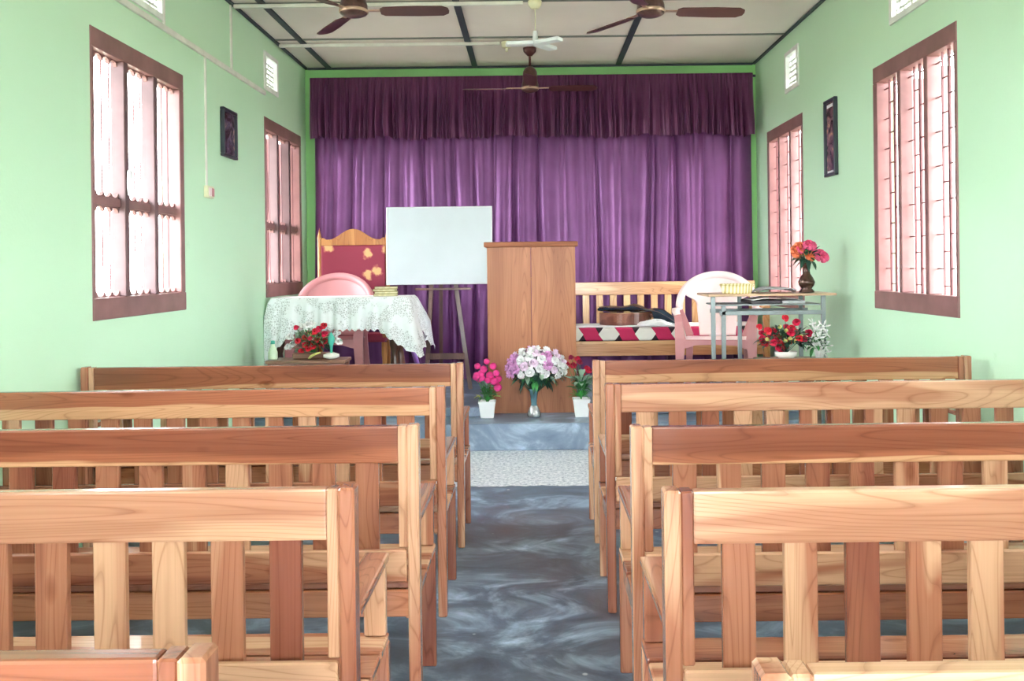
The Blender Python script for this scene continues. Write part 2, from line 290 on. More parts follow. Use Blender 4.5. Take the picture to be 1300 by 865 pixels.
# ------------------------------------------------------------------ mesh helpers
class MB:
    def __init__(s): s.bm = bmesh.new()
    def box(s, a, b, bev=0.0, mtx=None, seg=1):
        x0, y0, z0 = a; x1, y1, z1 = b
        t = bmesh.new()
        v = [t.verts.new(p) for p in ((x0,y0,z0),(x1,y0,z0),(x1,y1,z0),(x0,y1,z0),(x0,y0,z1),(x1,y0,z1),(x1,y1,z1),(x0,y1,z1))]
        for f in ((3,2,1,0),(4,5,6,7),(0,1,5,4),(1,2,6,5),(2,3,7,6),(3,0,4,7)): t.faces.new([v[i] for i in f])
        if bev: bmesh.ops.bevel(t, geom=t.edges[:], offset=bev, segments=seg, profile=0.6, affect='EDGES')
        s._merge(t, mtx); return s
    def _merge(s, t, mtx=None):
        if mtx is not None: bmesh.ops.transform(t, matrix=mtx, verts=t.verts)
        mp = {v: s.bm.verts.new(v.co) for v in t.verts}
        for f in t.faces:
            try: nf = s.bm.faces.new([mp[v] for v in f.verts]); nf.smooth = f.smooth
            except ValueError: pass
        t.free()
    def tube(s, pts, r, n=10, cap=True, smooth=True):
        pts = [Vector(p) for p in pts]
        rs = r if isinstance(r, (list, tuple)) else [r]*len(pts)
        rings = []
        up = None
        for i, p in enumerate(pts):
            d = (pts[min(i+1, len(pts)-1)] - pts[max(i-1, 0)]).normalized()
            if up is None: up = Vector((0,0,1)) if abs(d.z) < 0.9 else Vector((1,0,0))
            a = d.cross(up).normalized(); b = a.cross(d).normalized(); up = b
            rings.append([s.bm.verts.new(p + (a*math.cos(2*PI*k/n) + b*math.sin(2*PI*k/n))*rs[i]) for k in range(n)])
        for i in range(len(rings)-1):
            for k in range(n):
                f = s.bm.faces.new((rings[i][k], rings[i][(k+1)%n], rings[i+1][(k+1)%n], rings[i+1][k])); f.smooth = smooth
        if cap:
            s.bm.faces.new(rings[0][::-1]); s.bm.faces.new(rings[-1])
        return s
    def lathe(s, prof, c=(0,0,0), n=24, smooth=True, mtx=None):
        t = bmesh.new(); rings = []
        for r, z in prof:
            if r < 1e-5: rings.append([t.verts.new((c[0], c[1], c[2]+z))])
            else: rings.append([t.verts.new((c[0]+r*math.cos(2*PI*k/n), c[1]+r*math.sin(2*PI*k/n), c[2]+z)) for k in range(n)])
        for a, b in zip(rings, rings[1:]):
            for k in range(n):
                q = []
                for v in (a[k % len(a)], a[(k+1) % len(a)], b[(k+1) % len(b)], b[k % len(b)]):
                    if v not in q: q.append(v)
                if len(q) > 2: f = t.faces.new(q); f.smooth = smooth
        s._merge(t, mtx); return s
    def sweep(s, pts, side, ws, th, smooth=False):
        """flat strap: rectangle ws wide along side, th thick"""
        pts = [Vector(p) for p in pts]; rings = []
        for i, p in enumerate(pts):
            d = (pts[min(i+1, len(pts)-1)] - pts[max(i-1, 0)]).normalized()
            sd = Vector(side[i] if isinstance(side, list) else side); sd = (sd - d*sd.dot(d)).normalized()
            nn = d.cross(sd).normalized(); wv = ws[i] if isinstance(ws, (list, tuple)) else ws; tv = th[i] if isinstance(th, (list, tuple)) else th
            rings.append([s.bm.verts.new(p + sd*wv/2*a + nn*tv/2*b) for a, b in ((-1,-1),(1,-1),(1,1),(-1,1))])
        for a, b in zip(rings, rings[1:]):
            for k in range(4): f = s.bm.faces.new((a[k], a[(k+1)%4], b[(k+1)%4], b[k])); f.smooth = smooth
        s.bm.faces.new(rings[0][::-1]); s.bm.faces.new(rings[-1]); return s
    def grid(s, fn, nu, nv, smooth=True, closed=False):
        vs = [[s.bm.verts.new(fn(i/nu, j/nv)) for j in range(nv+1)] for i in range(nu+1)]
        for i in range(nu):
            for j in range(nv): f = s.bm.faces.new((vs[i][j], vs[i+1][j], vs[i+1][j+1], vs[i][j+1])); f.smooth = smooth
        return s
    def prism(s, pts, axis_from, axis_to, bev=0.0, mtx=None):
        """pts: (x,z) outline extruded along y"""
        t = bmesh.new()
        a = [t.verts.new((x, axis_from, z)) for x, z in pts]; b = [t.verts.new((x, axis_to, z)) for x, z in pts]
        n = len(pts); t.faces.new(a); t.faces.new(b[::-1])
        for i in range(n): t.faces.new((a[(i+1)%n], a[i], b[i], b[(i+1)%n]))
        if bev: bmesh.ops.bevel(t, geom=t.edges[:], offset=bev, segments=1, affect='EDGES')
        s._merge(t, mtx); return s
    def mesh(s, name, m):
        bmesh.ops.recalc_face_normals(s.bm, faces=s.bm.faces)
        me = bpy.data.meshes.new(name); s.bm.to_mesh(me); s.bm.free()
        me.materials.append(m); return me
    def build(s, name, m, parent=None, loc=None):
        o = bpy.data.objects.new(name, s.mesh(name, m)); C.objects.link(o)
        if parent: o.parent = parent
        if loc: o.location = loc
        return o
def put(name, me, parent=None, loc=(0,0,0), rot=(0,0,0), scale=None):
    o = bpy.data.objects.new(name, me); C.objects.link(o); o.parent = parent; o.location = loc; o.rotation_euler = rot
    if scale: o.scale = scale
    return o
def tag(o, label, cat, group=None):
    o['label'] = label; o['category'] = cat
    if group: o['group'] = group
    return o
def thing(name, label, cat, loc=(0,0,0), rz=0, group=None):
    o = bpy.data.objects.new(name, None); C.objects.link(o); o.location = loc; o.rotation_euler = (0,0,rz); o.empty_display_size = 0.1
    return tag(o, label, cat, group)
def struct(o): o['kind'] = 'structure'; return o
def setting(name, loc=(0,0,0)):
    o = bpy.data.objects.new(name, None); C.objects.link(o); o.location = loc; return struct(o)
def part_of(me_or_mb, name, m, parent, **k): return me_or_mb.build(name, m, parent, **k)
def dup(root, loc, rz, label, group=None):
    r = root.copy(); C.objects.link(r); r.location = loc; r.rotation_euler = (0,0,rz); r['label'] = label
    if group: r['group'] = group
    for ch in list(root.children):
        c = ch.copy(); C.objects.link(c); c.parent = r
        for g in ch.children:
            d = g.copy(); C.objects.link(d); d.parent = c
    return r

# ------------------------------------------------------------------ room shell
T = 0.14
wins = {  # side, y0, y1, z0, z1
    1: (-1, *[on_wall(-1, 113.3, 34)[0], on_wall(-1, 231.4, 93.9)[0]], 1.085, 2.545),
    2: (-1, 7.03, 8.13, 1.10, 2.575),
    3: (1, on_wall(1, 1214.6, 25.2)[0], on_wall(1, 1108.7, 87.4)[0], 1.04, 2.55),
    4: (1, 6.90, 7.93, 0.95, 2.53),
    5: (-1, 1.60, 2.72, 1.085, 2.545), 6: (1, 1.66, 2.74, 1.04, 2.55),  # windows out of view, added here and below to let in more light
    7: (-1, -1.2, -0.1, 1.085, 2.545), 8: (1, -1.2, -0.1, 1.04, 2.55)}
vents = [(-1, on_wall(-1, 352, 115), on_wall(-1, 334, 50)), (1, on_wall(1, 998, 118), on_wall(1, 1014, 57)),
         (1, on_wall(1, 1131, 28), on_wall(1, 1178, -44)), (-1, on_wall(-1, 207, 20), on_wall(-1, 160, -62))]
vent_open = []
for s, a, b in vents:
    y0, y1 = sorted((a[0], b[0])); vent_open.append((s, y0, y1))
VO = [(-1, vent_open[0][1], vent_open[0][2], 2.80, 3.11), (1, vent_open[1][1], vent_open[1][2], 2.76, 3.10),
      (1, vent_open[2][1]+0.0, vent_open[2][2], 2.745, 3.09), (-1, vent_open[3][1], vent_open[3][2], 2.80, 3.11)]
def wall(name, side, openings, y0, y1, m):
    ys = sorted({y0, y1, *[o[0] for o in openings], *[o[1] for o in openings]})
    zs = sorted({-0.05, CEIL + 0.1, *[o[2] for o in openings], *[o[3] for o in openings]})
    b = MB(); xa, xb = sorted((side*W, side*(W+T)))
    for i in range(len(ys)-1):
        run = None
        for j in range(len(zs)-1):
            yc, zc = (ys[i]+ys[i+1])/2, (zs[j]+zs[j+1])/2
            if any(o[0] < yc < o[1] and o[2] < zc < o[3] for o in openings): continue
            b.box((xa, ys[i], zs[j]), (xb, ys[i+1], zs[j+1]))
    bmesh.ops.remove_doubles(b.bm, verts=b.bm.verts, dist=1e-5)
    cen = {}
    for f in b.bm.faces: cen.setdefault(tuple(round(v, 4) for v in f.calc_center_median()), []).append(f)
    kill = [f for fs in cen.values() if len(fs) > 1 for f in fs]
    bmesh.ops.delete(b.bm, geom=kill, context='FACES')
    return struct(b.build(name, m))
for nm, s in (('wall_left', -1), ('wall_right', 1)):
    ops = [(w_[1], w_[2], w_[3], w_[4]) for w_ in wins.values() if w_[0] == s] + [(v[1], v[2], v[3], v[4]) for v in VO if v[0] == s]
    wall(nm, s, ops, Y0 - T, D + T, M['wall'])
b = MB(); b.box((-W, D, -0.05), (W, D+T, CEIL+0.1)); struct(b.build('wall_back', M['stage_wall']))
b = MB(); b.box((-W, Y0-T, -0.05), (-1.45, Y0, CEIL+0.1)); b.box((1.45, Y0-T, -0.05), (W, Y0, CEIL+0.1)); b.box((-1.45, Y0-T, 2.75), (1.45, Y0, CEIL+0.1)); struct(b.build('wall_front', M['wall']))
dr = setting('added_door_1', (0, Y0, 0))  # unseen doorway, added and widened so light comes from behind
MB().box((-1.45, -T, 0), (-1.38, 0.01, 2.75)).box((1.38, -T, 0), (1.45, 0.01, 2.75)).box((-1.38, -T, 2.68), (1.38, 0.01, 2.75)).build('door_frame', M['frame'], dr)
for s in (-1, 1): MB().box((s*1.40-0.02, -T-1.3, 0.02), (s*1.40+0.02, -T-0.005, 2.66), 0.004).build('door_leaf', M['frame'], dr)
struct(MB().box((-W-T, Y0-T, -0.06), (W+T, D+T, 0.0)).build('floor', M['floor']))
struct(MB().box((-40, -40, -0.4), (40, 40, -0.3)).build('ground', M['soil']))
ev = setting('added_eaves')                      # eaves out of view, added to block sky light at the windows
for s in (-1, 1):
    xa, xb = sorted((s*(W+T), s*(W+T+1.1)))
    MB().box((xa, Y0-T, CEIL-0.25), (xb, D+T, CEIL-0.19)).build('added_eave', M['batten'], ev)
# stage: low front step and slightly higher back slab with a recess for the lectern
stg = setting('trim_1')
MB().box((-W, 6.25, 0), (W, D, STEP1), 0.006).build('stage_step', M['step'], stg)
sl = MB(); sl.box((-W, 6.58, STEP1), (-0.37, D, STEP2), 0.004); sl.box((0.40, 6.58, STEP1), (W, D, STEP2), 0.004); sl.box((-0.37, 7.35, STEP1), (0.40, D, STEP2), 0.0)
sl.build('stage_slab', M['step'], stg)
# ceiling: boards between dark battens
cei = setting('ceiling')
lx = [-W, -1.93, -0.53, 0.845, W]
ty = [on_level(680, 47, CEIL).y, on_level(680, 1, CEIL).y]
dy = ty[0] - ty[1]
cy = [D] + [ty[0] - dy*k for k in range(0, 12) if ty[0] - dy*k > Y0] + [Y0]
for i in range(len(lx)-1):
    for j in range(len(cy)-1):
        MB().box((lx[i]+0.003, cy[j+1]+0.003, CEIL+0.006), (lx[i+1]-0.003, cy[j]-0.003, CEIL+0.016)).build('ceiling_panel', M['panel'], cei)
for x in lx[1:-1]: MB().box((x-0.026, Y0, CEIL-0.008), (x+0.026, D, CEIL+0.006), 0.003).build('batten', M['batten'], cei)
for x in (lx[0]+0.017, lx[-1]-0.017): MB().box((x-0.015, Y0, CEIL-0.010), (x+0.015, D, CEIL+0.006), 0.003).build('batten', M['batten'], cei)
for y in cy[1:-1]:
    for xa, xb in zip(lx, lx[1:]): MB().box((xa+0.028, y-0.011, CEIL-0.006), (xb-0.028, y+0.011, CEIL+0.006), 0.002).build('batten', M['thin_batten'], cei)
MB().box((-W+0.03, D-0.022, CEIL-0.014), (W-0.03, D, CEIL+0.004), 0.002).build('batten', M['batten'], cei)
MB().box((-W-T, Y0-T, CEIL+0.017), (W+T, D+T, CEIL+0.12)).build('ceiling_deck', M['panel'], cei)

# ------------------------------------------------------------------ windows
def window(n):
    side, y0, y1, z0, z1 = wins[n]
    r = setting('window_%d' % n, (side*W, y0, z0))
    L_, Hh = y1-y0, z1-z0
    def X(o0, o1): return sorted((side*o0, side*o1))       # outward distances from the wall face
    def bx(name, o0, o1, a, b_, c, d, m, bev=0.004, par=r):
        xa, xb = X(o0, o1); return MB().box((xa, a, c), (xb, b_, d), bev).build(name, m, par)
    head, sill, jam = 0.10, 0.11, 0.06
    fr = -0.006; dp = 0.085
    bx('window_head', fr, dp, 0, L_, Hh-head, Hh, M['frame'])
    bx('window_sill', fr-0.004, dp, 0, L_, 0, sill, M['frame'])
    bx('window_jamb', fr, dp, 0, 0.030, sill, Hh-head, M['frame']); bx('window_jamb', fr, dp, L_-jam, L_, sill, Hh-head, M['frame'])
    a0, a1 = 0.030, L_-jam; mw = 0.046; bay = (a1-a0-2*mw)/3
    md = 0.07
    bays = []
    for k in range(3):
        s0 = a0 + k*(bay+mw); bays.append((s0, s0+bay))
        if k < 2: bx('mullion', fr, md, s0+bay, s0+bay+mw, sill, Hh-head, M['frame'] if side > 0 else M['frame_shaded'])
    for s0, s1 in bays:
        if side < 0:
            zz = 1.69 - z0
            bx('rail', 0.02, 0.055, s0, s1, zz-0.022, zz+0.022, M['frame'], 0.003)
            xc = side*0.04; yc = (s0+s1)/2 - (0.02 if n != 1 else 0.04)
            # scalloped heads of the wooden grille and one slender bar
            for zt, sgn in ((Hh-head, -1), (zz-0.022, -1), (sill, 1), (zz+0.022, 1)):
                for q in range(4):
                    c = s0 + (s1-s0)*q/4.0
                    hh = 0.03
                    pts = [(c, zt), (c+bay/4, zt), (c+bay/4*0.97, zt+sgn*hh), (c+bay/4*0.82, zt+sgn*hh*0.35), (c+bay/8, zt+sgn*hh*0.12), (c+bay/4*0.18, zt+sgn*hh*0.35), (c+bay/4*0.03, zt+sgn*hh)]
                    if q == 0:
                        sc_mb = MB()
                    sc_mb.prism([(p[0], p[1]) for p in pts], 0.032, 0.05, 0, Matrix(((0, side, 0, 0), (1, 0, 0, 0), (0, 0, 1, 0), (0, 0, 0, 1))))
                sc_mb.build('scallop', M['frame'], r)
            for q in (1, 2, 3):
                y = s0 + (s1-s0)*q/4
                MB().box((xc-0.003, y-0.0035, sill), (xc+0.003, y+0.0035, Hh-head)).build('bar', M['iron'], r)
        else:
            xc = side*0.045
            for q in (1, 2, 3):
                y = s0 + (s1-s0)*q/4
                hb = 0.009 if q == 2 else 0.004
                MB().box((xc-0.005, y-hb, sill), (xc+0.005, y+hb, Hh-head)).build('bar', M['iron'], r)
            g = MB(); nrow = 14; dz = (Hh-head-sill)/nrow
            for q in range(4):
                for k in range(nrow):
                    if k % 2 == q % 2:
                        z = sill + dz*(k+0.5); ya = s0+(s1-s0)*q/4; yb = s0+(s1-s0)*(q+1)/4
                        g.box((xc-0.004, ya, z-0.003), (xc+0.004, yb, z+0.003))
            g.build('grille_tie', M['iron'], r)
    if n in (2, 3, 4, 6, 8):         # wooden shutter leaves standing open outside, one on each post
        for k, (s0, s1) in enumerate(bays):
            lf = MB(); sw_ = bay*(0.95 if side < 0 else 0.5); xa, xb = X(T+0.01, T+0.01+sw_)
            lf.box((xa, s1-0.01, sill-0.02), (xb, s1+0.02, Hh-head+0.02), 0.004)
            lm_ = M['leaf'] if side > 0 else M['leaf_shaded']; o = lf.build('shutter', lm_, r)
            xa, xb = X(T+0.04, T+sw_*0.85)
            for z_ in (0.25, 0.62): MB().box((xa, s1-0.016, sill+(Hh-head-sill)*z_-0.16), (xb, s1-0.010, sill+(Hh-head-sill)*z_+0.20), 0.002).build('shutter_panel', lm_, o)
    if n == 1:
        MB().lathe([(0.0, -0.07), (0.011, -0.065), (0.014, 0), (0.011, 0.065), (0, 0.07)], (-side*0.022, bays[1][0]-0.03, 1.80-z0), 12).build('window_handle', M['white'], r)
for n in wins: window(n)

# ventilation openings with pierced concrete lattice
for i, (s, y0, y1, z0, z1) in enumerate(VO):
    where = ['on the left wall above the far window', 'on the right wall above the far window', 'on the right wall at the top edge, above the near window', 'on the left wall at the top edge, above the near window'][i]
    t = thing('wall_vent', 'white pierced concrete vent ' + where, 'vent', (s*W, (y0+y1)/2, z0))
    hw, hh = (y1-y0)/2, z1-z0
    def bxx(mb, o0, o1, a, b_, c, d, bev=0.0):
        xa, xb = sorted((s*o0, s*o1)); mb.box((xa, a, c), (xb, b_, d), bev); return mb
    f = MB(); e = 0.035
    bxx(f, -0.012, 0.06, -hw, hw, 0, e); bxx(f, -0.012, 0.06, -hw, hw, hh-e, hh); bxx(f, -0.012, 0.06, -hw, -hw+e, e, hh-e); bxx(f, -0.012, 0.06, hw-e, hw, e, hh-e)
    f.build('vent_frame', M['ventm'], t)
    g = MB(); ny, nz = 4, 6
    aw, ah = (2*hw-2*e)/ny, (hh-2*e)/nz
    for j in range(nz):
        bxx(g, 0.02, 0.05, -hw+e, hw-e, e+ah*j-0.006, e+ah*j+0.006)
        for k in range(ny+1):
            yy = -hw+e+aw*(k+(0.5 if j % 2 else 0))
            if yy < hw-e+0.001: bxx(g, 0.02, 0.05, yy-0.007, yy+0.007, e+ah*j, e+ah*(j+1))
    g.build('lattice', M['ventm'], t)

# ------------------------------------------------------------------ electric conduits
def cond(pts, r, label, name='conduit'):
    base = Vector(pts[0]); t = MB().tube([Vector(p)-base for p in pts], r, 8, smooth=True).build(name, M['conduit'], None, base)
    return tag(t, label, 'conduit')
xl = -W + 0.013
ya, za = on_wall(-1, 140, 1); yb, zb = on_wall(-1, 335, 113)
zc = (za+zb)/2
tag(MB().box((-W, -0.012+Y0+0.2, zc-0.018), (-W+0.018, yb, zc+0.018), 0.003).build('conduit', M['conduit']), 'long white cable trunking running along the left wall above the windows', 'conduit')
y, z = on_wall(-1, 261, 236)
yy = on_wall(-1, 259, 70)[0]
tag(MB().box((-W, y-0.009, z), (-W+0.012, y+0.009, zc-0.019), 0.002).build('conduit', M['conduit']), 'thin white conduit dropping down the left wall to the switch box', 'conduit')
sw = thing('switch_box', 'small white switch box on the left wall below the thin conduit', 'switch', (-W, y+0.02, z-0.08))
MB().box((0, -0.055, 0), (0.03, 0.055, 0.08), 0.004).build('back_box', M['cream'], sw)
MB().box((0.030, -0.045, 0.012), (0.036, 0.0, 0.066), 0.002).build('switch_key', M['pink_pale_lit'], sw)
MB().box((0.030, 0.006, 0.012), (0.036, 0.045, 0.066), 0.002).build('socket_plate', M['pink'], sw)
y6 = ty[1]+0.06; y7 = ty[0] - 0.05
yv = on_wall(-1, 292, 40)[0]
tag(MB().box((-W, yv-0.010, zc+0.019), (-W+0.014, yv+0.010, CEIL-0.011), 0.002).build('conduit', M['conduit']), 'white conduit rising to the ceiling corner between the two left windows', 'conduit')
yv2 = on_wall(-1, 206, 15)[0]
tag(MB().box((-W, yv2-0.010, zc+0.019), (-W+0.014, yv2+0.010, CEIL-0.011), 0.002).build('conduit', M['conduit']), 'white conduit rising at the top edge above the near left window', 'conduit')
tag(MB().box((-W+0.03, yv-0.014, CEIL-0.034), (at(664, 6, yv).x, yv+0.014, CEIL-0.0085), 0.003).build('conduit', M['conduit']), 'white conduit crossing the ceiling to the rose of the white lamp', 'conduit')
y7 = on_level(640, 52, CEIL).y
tag(MB().box((-W+0.03, y7-0.014, CEIL-0.034), (at(634, 50, y7).x, y7+0.014, CEIL-0.0085), 0.003).build('conduit', M['conduit']), 'white conduit crossing the ceiling behind the white lamp', 'conduit')
p = at(643, 50, y7)
jb = thing('junction_box', 'round cream junction box on the ceiling at the end of the rear conduit', 'junction box', (p.x, y7, CEIL-0.062))
MB().lathe([(0, 0), (0.034, 0.002), (0.044, 0.014), (0.046, 0.052), (0, 0.053)]).build('box_body', M['cream'], jb)
MB().tube([(0, 0, 0.002), (0, 0, -0.03)], 0.012).build('cable_gland', M['cream'], jb)

# white folding-blade lamp hanging from its ceiling rose
p = at(679, 5, yv)
lm = thing('hanging_lamp', 'white lamp with three fanned blades hanging on a cord in front of the curtain', 'lamp', (p.x, yv, CEIL))
dz = CEIL - at(679, 55, yv).z
MB().lathe([(0, -0.062), (0.03, -0.06), (0.048, -0.035), (0.05, -0.009), (0, -0.0085)]).build('ceiling_rose', M['cream'], lm)
MB().tube([(0, 0, -0.06), (0.003, 0, -0.12), (0, 0, -dz+0.085)], 0.004, 6).build('cord', M['cream'], lm)
MB().lathe([(0, -dz+0.09), (0.016, -dz+0.088), (0.02, -dz+0.03), (0.024, -dz+0.025), (0.026, -dz-0.01), (0, -dz-0.012)]).build('lamp_holder', M['white'], lm)
for ang, tl in ((186, 0.04), (52, 0.0), (-34, 0.0)):
    a = math.radians(ang)
    mb = MB(); mb.box((0.02, -0.040, -0.014), (0.215, 0.040, 0.014), 0.012, Matrix.Translation((0, 0, -dz)) @ Matrix.Rotation(a, 4, 'Z') @ Matrix.Rotation(tl, 4, 'Y'), 2)
    mb.build('blade', M['white'], lm)

# ceiling fans
def fan(label, loc, drop, angs, mot=0.085):
    t = thing('ceiling_fan', label, 'fan', loc, 0, 'brown ceiling fans')
    MB().lathe([(0, -0.08), (0.02, -0.078), (0.055, -0.04), (0.06, -0.009), (0, -0.0085)]).build('canopy', M['fan'], t)
    MB().tube([(0, 0, -0.07), (0, 0, -drop+0.10)], 0.011).build('down_rod', M['fan'], t)
    MB().lathe([(0, 0.19), (0.03, 0.185), (mot*0.7, 0.165), (mot*0.86, 0.14), (mot*0.9, 0.06), (mot, 0.035), (mot*1.03, 0.0), (mot*0.95, -0.02), (mot*0.6, -0.034), (0, -0.04)], (0, 0, -drop)).build('motor', M['fanbody'], t)
    MB().lathe([(mot*1.035, 0.006), (mot*1.06, 0.002), (mot*1.06, -0.012), (mot*1.0, -0.014)], (0, 0, -drop)).build('trim_ring', M['fanmet'], t)
    for a in angs:
        R = Matrix.Translation((0, 0, -drop-0.005)) @ Matrix.Rotation(math.radians(a), 4, 'Z')
        Rp = R @ Matrix.Rotation(math.radians(-13), 4, 'X')
        mb = MB(); pts = []
        for k in range(13):
            q = k/12; x = 0.17 + 0.42*q; pts.append((x, 0.045 + 0.014*q if q < 0.95 else 0.03))
        outline = [(0.165, -0.03), (0.19, -0.05), (0.40, -0.058), (0.55, -0.055), (0.585, -0.03), (0.59, 0.0), (0.585, 0.03), (0.55, 0.055), (0.40, 0.058), (0.19, 0.05), (0.165, 0.03)]
        # outline lies in x,y
        mb.prism(outline, -0.003, 0.003, 0, Rp @ Matrix.Rotation(PI/2, 4, 'X'))
        bl = mb.build('fan_blade', M['fan'], t)
        MB().box((mot*0.8, -0.014, -0.004), (0.21, 0.014, 0.004), 0.002, R @ Matrix.Translation((0, 0, 0.005))).build('blade_bracket', M['fanmet'], bl)
    return t
d5 = 1.62*F/330
p = at(449, 14, 5.35); fan('brown ceiling fan at the top left of the photograph, near the left wall', (p.x, 5.35, CEIL), CEIL-p.z, (0, 122, 240))
p = at(826, 14, 5.35); fan('brown ceiling fan at the top right of the photograph', (p.x, 5.35, CEIL), CEIL-p.z, (4, 126, 244))
yf = on_level(673, 60, CEIL).y
p = at(673, 112, yf); fan('brown ceiling fan seen edge-on in front of the curtain valance', (p.x, yf, CEIL), CEIL-p.z, (0, 180, -90), 0.072)

# ------------------------------------------------------------------ stage curtain
cur = thing('stage_curtain', 'purple satin curtain with gathered valance covering the stage wall', 'curtain', (0, D-0.03, STEP2))
xL, xR = at(399, 200, D-0.1).x, at(955, 200, D-0.1).x
ztop = at(680, 96, D-0.20).z - STEP2
zval = at(680, 176, D-0.2).z - STEP2
rn = random.Random(3)
def phase_fn(n, lo, hi, seed):
    r = random.Random(seed); w_ = [r.uniform(lo, hi) for _ in range(n)]
    tot = [0]
    for q in w_: tot.append(tot[-1] + q)
    return [v/tot[-1] for v in tot], [r.uniform(0.4, 1.0) for _ in range(n)], [r.uniform(-1, 1) for _ in range(n)], [r.uniform(0.25, 0.75) for _ in range(n)]
def folds(u, F_, pw=0.9):
    pos, amp, lean, pk = F_
    u = min(max(u, 0), 0.99999)
    lo, hi = 0, len(pos)-1
    while hi-lo > 1:
        m_ = (lo+hi)//2
        if pos[m_] <= u: lo = m_
        else: hi = m_
    t = (u-pos[lo])/(pos[hi]-pos[lo]); k = pk[lo]
    t = t/k*0.5 if t < k else 0.5+(t-k)/(1-k)*0.5
    return (abs(math.sin(PI*t))**pw)*amp[lo]
def panel(xa, xb, n, seed, name, yoff):
    F1 = phase_fn(n, 0.25, 2.2, seed); F2 = phase_fn(int(n*1.7), 0.4, 1.6, seed+50)
    r = random.Random(seed+9); ph = [r.uniform(0, 6.28) for _ in range(4)]
    zt = zval + 0.14; zb = 0.012
    def fn(u, v):
        z = zb + (zt-zb)*v; low = 1-v
        uu = u + 0.030*math.sin(ph[0]+6*u+2.2*low)*low + 0.010*math.sin(ph[1]+13*u-3*low)*low
        a = folds(uu, F1, 0.55)*(0.045+0.070*low) + folds(min(max(uu*0.98+0.01+0.012*low, 0), 1), F2)*(0.022*v + 0.006)
        a += 0.012*math.sin(9*u+ph[2]+4*low)*low
        a += 0.004*math.sin(60*low + 20*u + ph[3])*low*low
        return (xa + (xb-xa)*u, -0.03 - yoff - a, z)
    mb = MB(); mb.grid(fn, int((xb-xa)*150), 46); return mb.build(name, M['satin'], cur)
x1, x2 = at(628, 200, D-0.1).x, at(849, 250, D-0.1).x
panel(xL, x1+0.02, 9, 11, 'curtain_panel', 0.0)
panel(x1-0.02, x2+0.03, 8, 5, 'curtain_panel', 0.012)
panel(x2-0.03, xR, 4, 21, 'curtain_panel', 0.0)
FV = phase_fn(64, 0.3, 2.0, 77); FV2 = phase_fn(128, 0.5, 1.5, 78)
def vfn(u, v):
    low = 1-v
    uu = min(max(u + 0.0025*math.sin(40*u+3*low)*low, 0), 1)
    a = folds(uu, FV, 0.6)*(0.010+0.115*min(1, low*1.4)) + folds(uu, FV2, 0.8)*0.016
    wob = 0.012*math.sin(17*u)+0.010*math.sin(43*u+1)+0.022*folds(uu, FV, 0.6)
    zz = ztop + (zval - ztop + wob*0.8)*low
    return (xL-0.01 + (xR-xL+0.0)*u, -0.165 - a, zz)
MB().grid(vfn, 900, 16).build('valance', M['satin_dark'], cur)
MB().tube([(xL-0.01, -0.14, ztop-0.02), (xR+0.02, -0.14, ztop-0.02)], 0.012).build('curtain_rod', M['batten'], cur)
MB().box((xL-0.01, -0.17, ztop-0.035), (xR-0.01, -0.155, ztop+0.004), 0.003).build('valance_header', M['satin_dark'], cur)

# ------------------------------------------------------------------ pews
def make_bench(L_, m_rail, m_post):
    """one slat-back pew seen from behind: back at y=0, seat towards +y, ends at x=0 and x=L_"""
    t = thing('pew', '', 'bench')
    for x in (0.0, L_-0.034):
        MB().box((x, -0.025, 0), (x+0.034, 0.025, 0.876), 0.005).build('rear_post', WZ, t)
    for x in (0.0345, L_-0.0345-0.025):
        MB().box((x, -0.018, 0.522), (x+0.025, 0.022, 0.873), 0.003).build('stile', WZ, t)
    MB().box((0.060, -0.014, 0.765), (L_-0.060, 0.018, 0.872), 0.005, seg=2).build('top_rail', m_rail, t)
    n = 13; sw = 0.067; g = (L_-0.12-n*sw)/(n+1)
    base = MB().box((0, -0.007, 0.50), (sw, 0.011, 0.768), 0.002).mesh('slat', WZ)
    for k in range(n):
        me = base.copy(); x = 0.06+g+k*(sw+g)
        for v in me.vertices: v.co.x += x
        put('slat', me, t)
    MB().box((0.036, -0.036, 0.428), (L_-0.036, -0.0185, 0.521), 0.004).build('lower_rail', m_rail, t)
    MB().box((0.036, 0.024, 0.305), (L_-0.036, 0.044, 0.384), 0.003).build('rear_apron', WD, t)  # deeper wood tone stands in for the shade below the seat
    MB().box((0.036, 0.345, 0.305), (L_-0.036, 0.365, 0.384), 0.003).build('front_apron', m_rail, t)
    for a, b_ in ((0.030, 0.135), (0.150, 0.255), (0.270, 0.385)):
        MB().box((0.0, a, 0.386), (L_, b_, 0.407), 0.004).build('seat_plank', WX, t)
    for x, xx in ((0.0, 0.0), (L_-0.062, 0)):
        MB().box((x, 0.350 if False else 0.366, 0), (x+0.062, 0.394, 0.3855), 0.004).build('front_leg', WZ, t)
        MB().box((x+0.004, 0.352, 0.4075), (x+0.058, 0.382, 0.583), 0.004).build('arm_post', WZ, t)
        MB().box((x, 0.026, 0.584), (x+0.062, 0.398, 0.606), 0.006, seg=2).build('armrest', WY, t)
        MB().box((x+0.012, 0.026, 0.30), (x+0.034, 0.365, 0.3855), 0.003).build('side_rail', WY, t)
    for x in (0.0, L_-0.034):
        MB().box((x+0.006, 0.0255, 0.555), (x+0.028, 0.055, 0.5835), 0.004).build('arm_bracket', WZ, t)
    return t
rows_l = [(-0.335, 4.12), (-0.339, 3.31), (-0.335, 2.516), (-0.374, 1.812), (-0.388, 1.035)]
rows_r = [(0.282, 4.16), (0.273, 3.33), (0.271, 2.452), (0.258, 1.757), (0.247, 0.978)]
ordinal = ['front row, nearest the stage', 'second row from the stage', 'third row from the stage', 'fourth row from the stage', 'last row, cut off at the bottom']
proto = {}
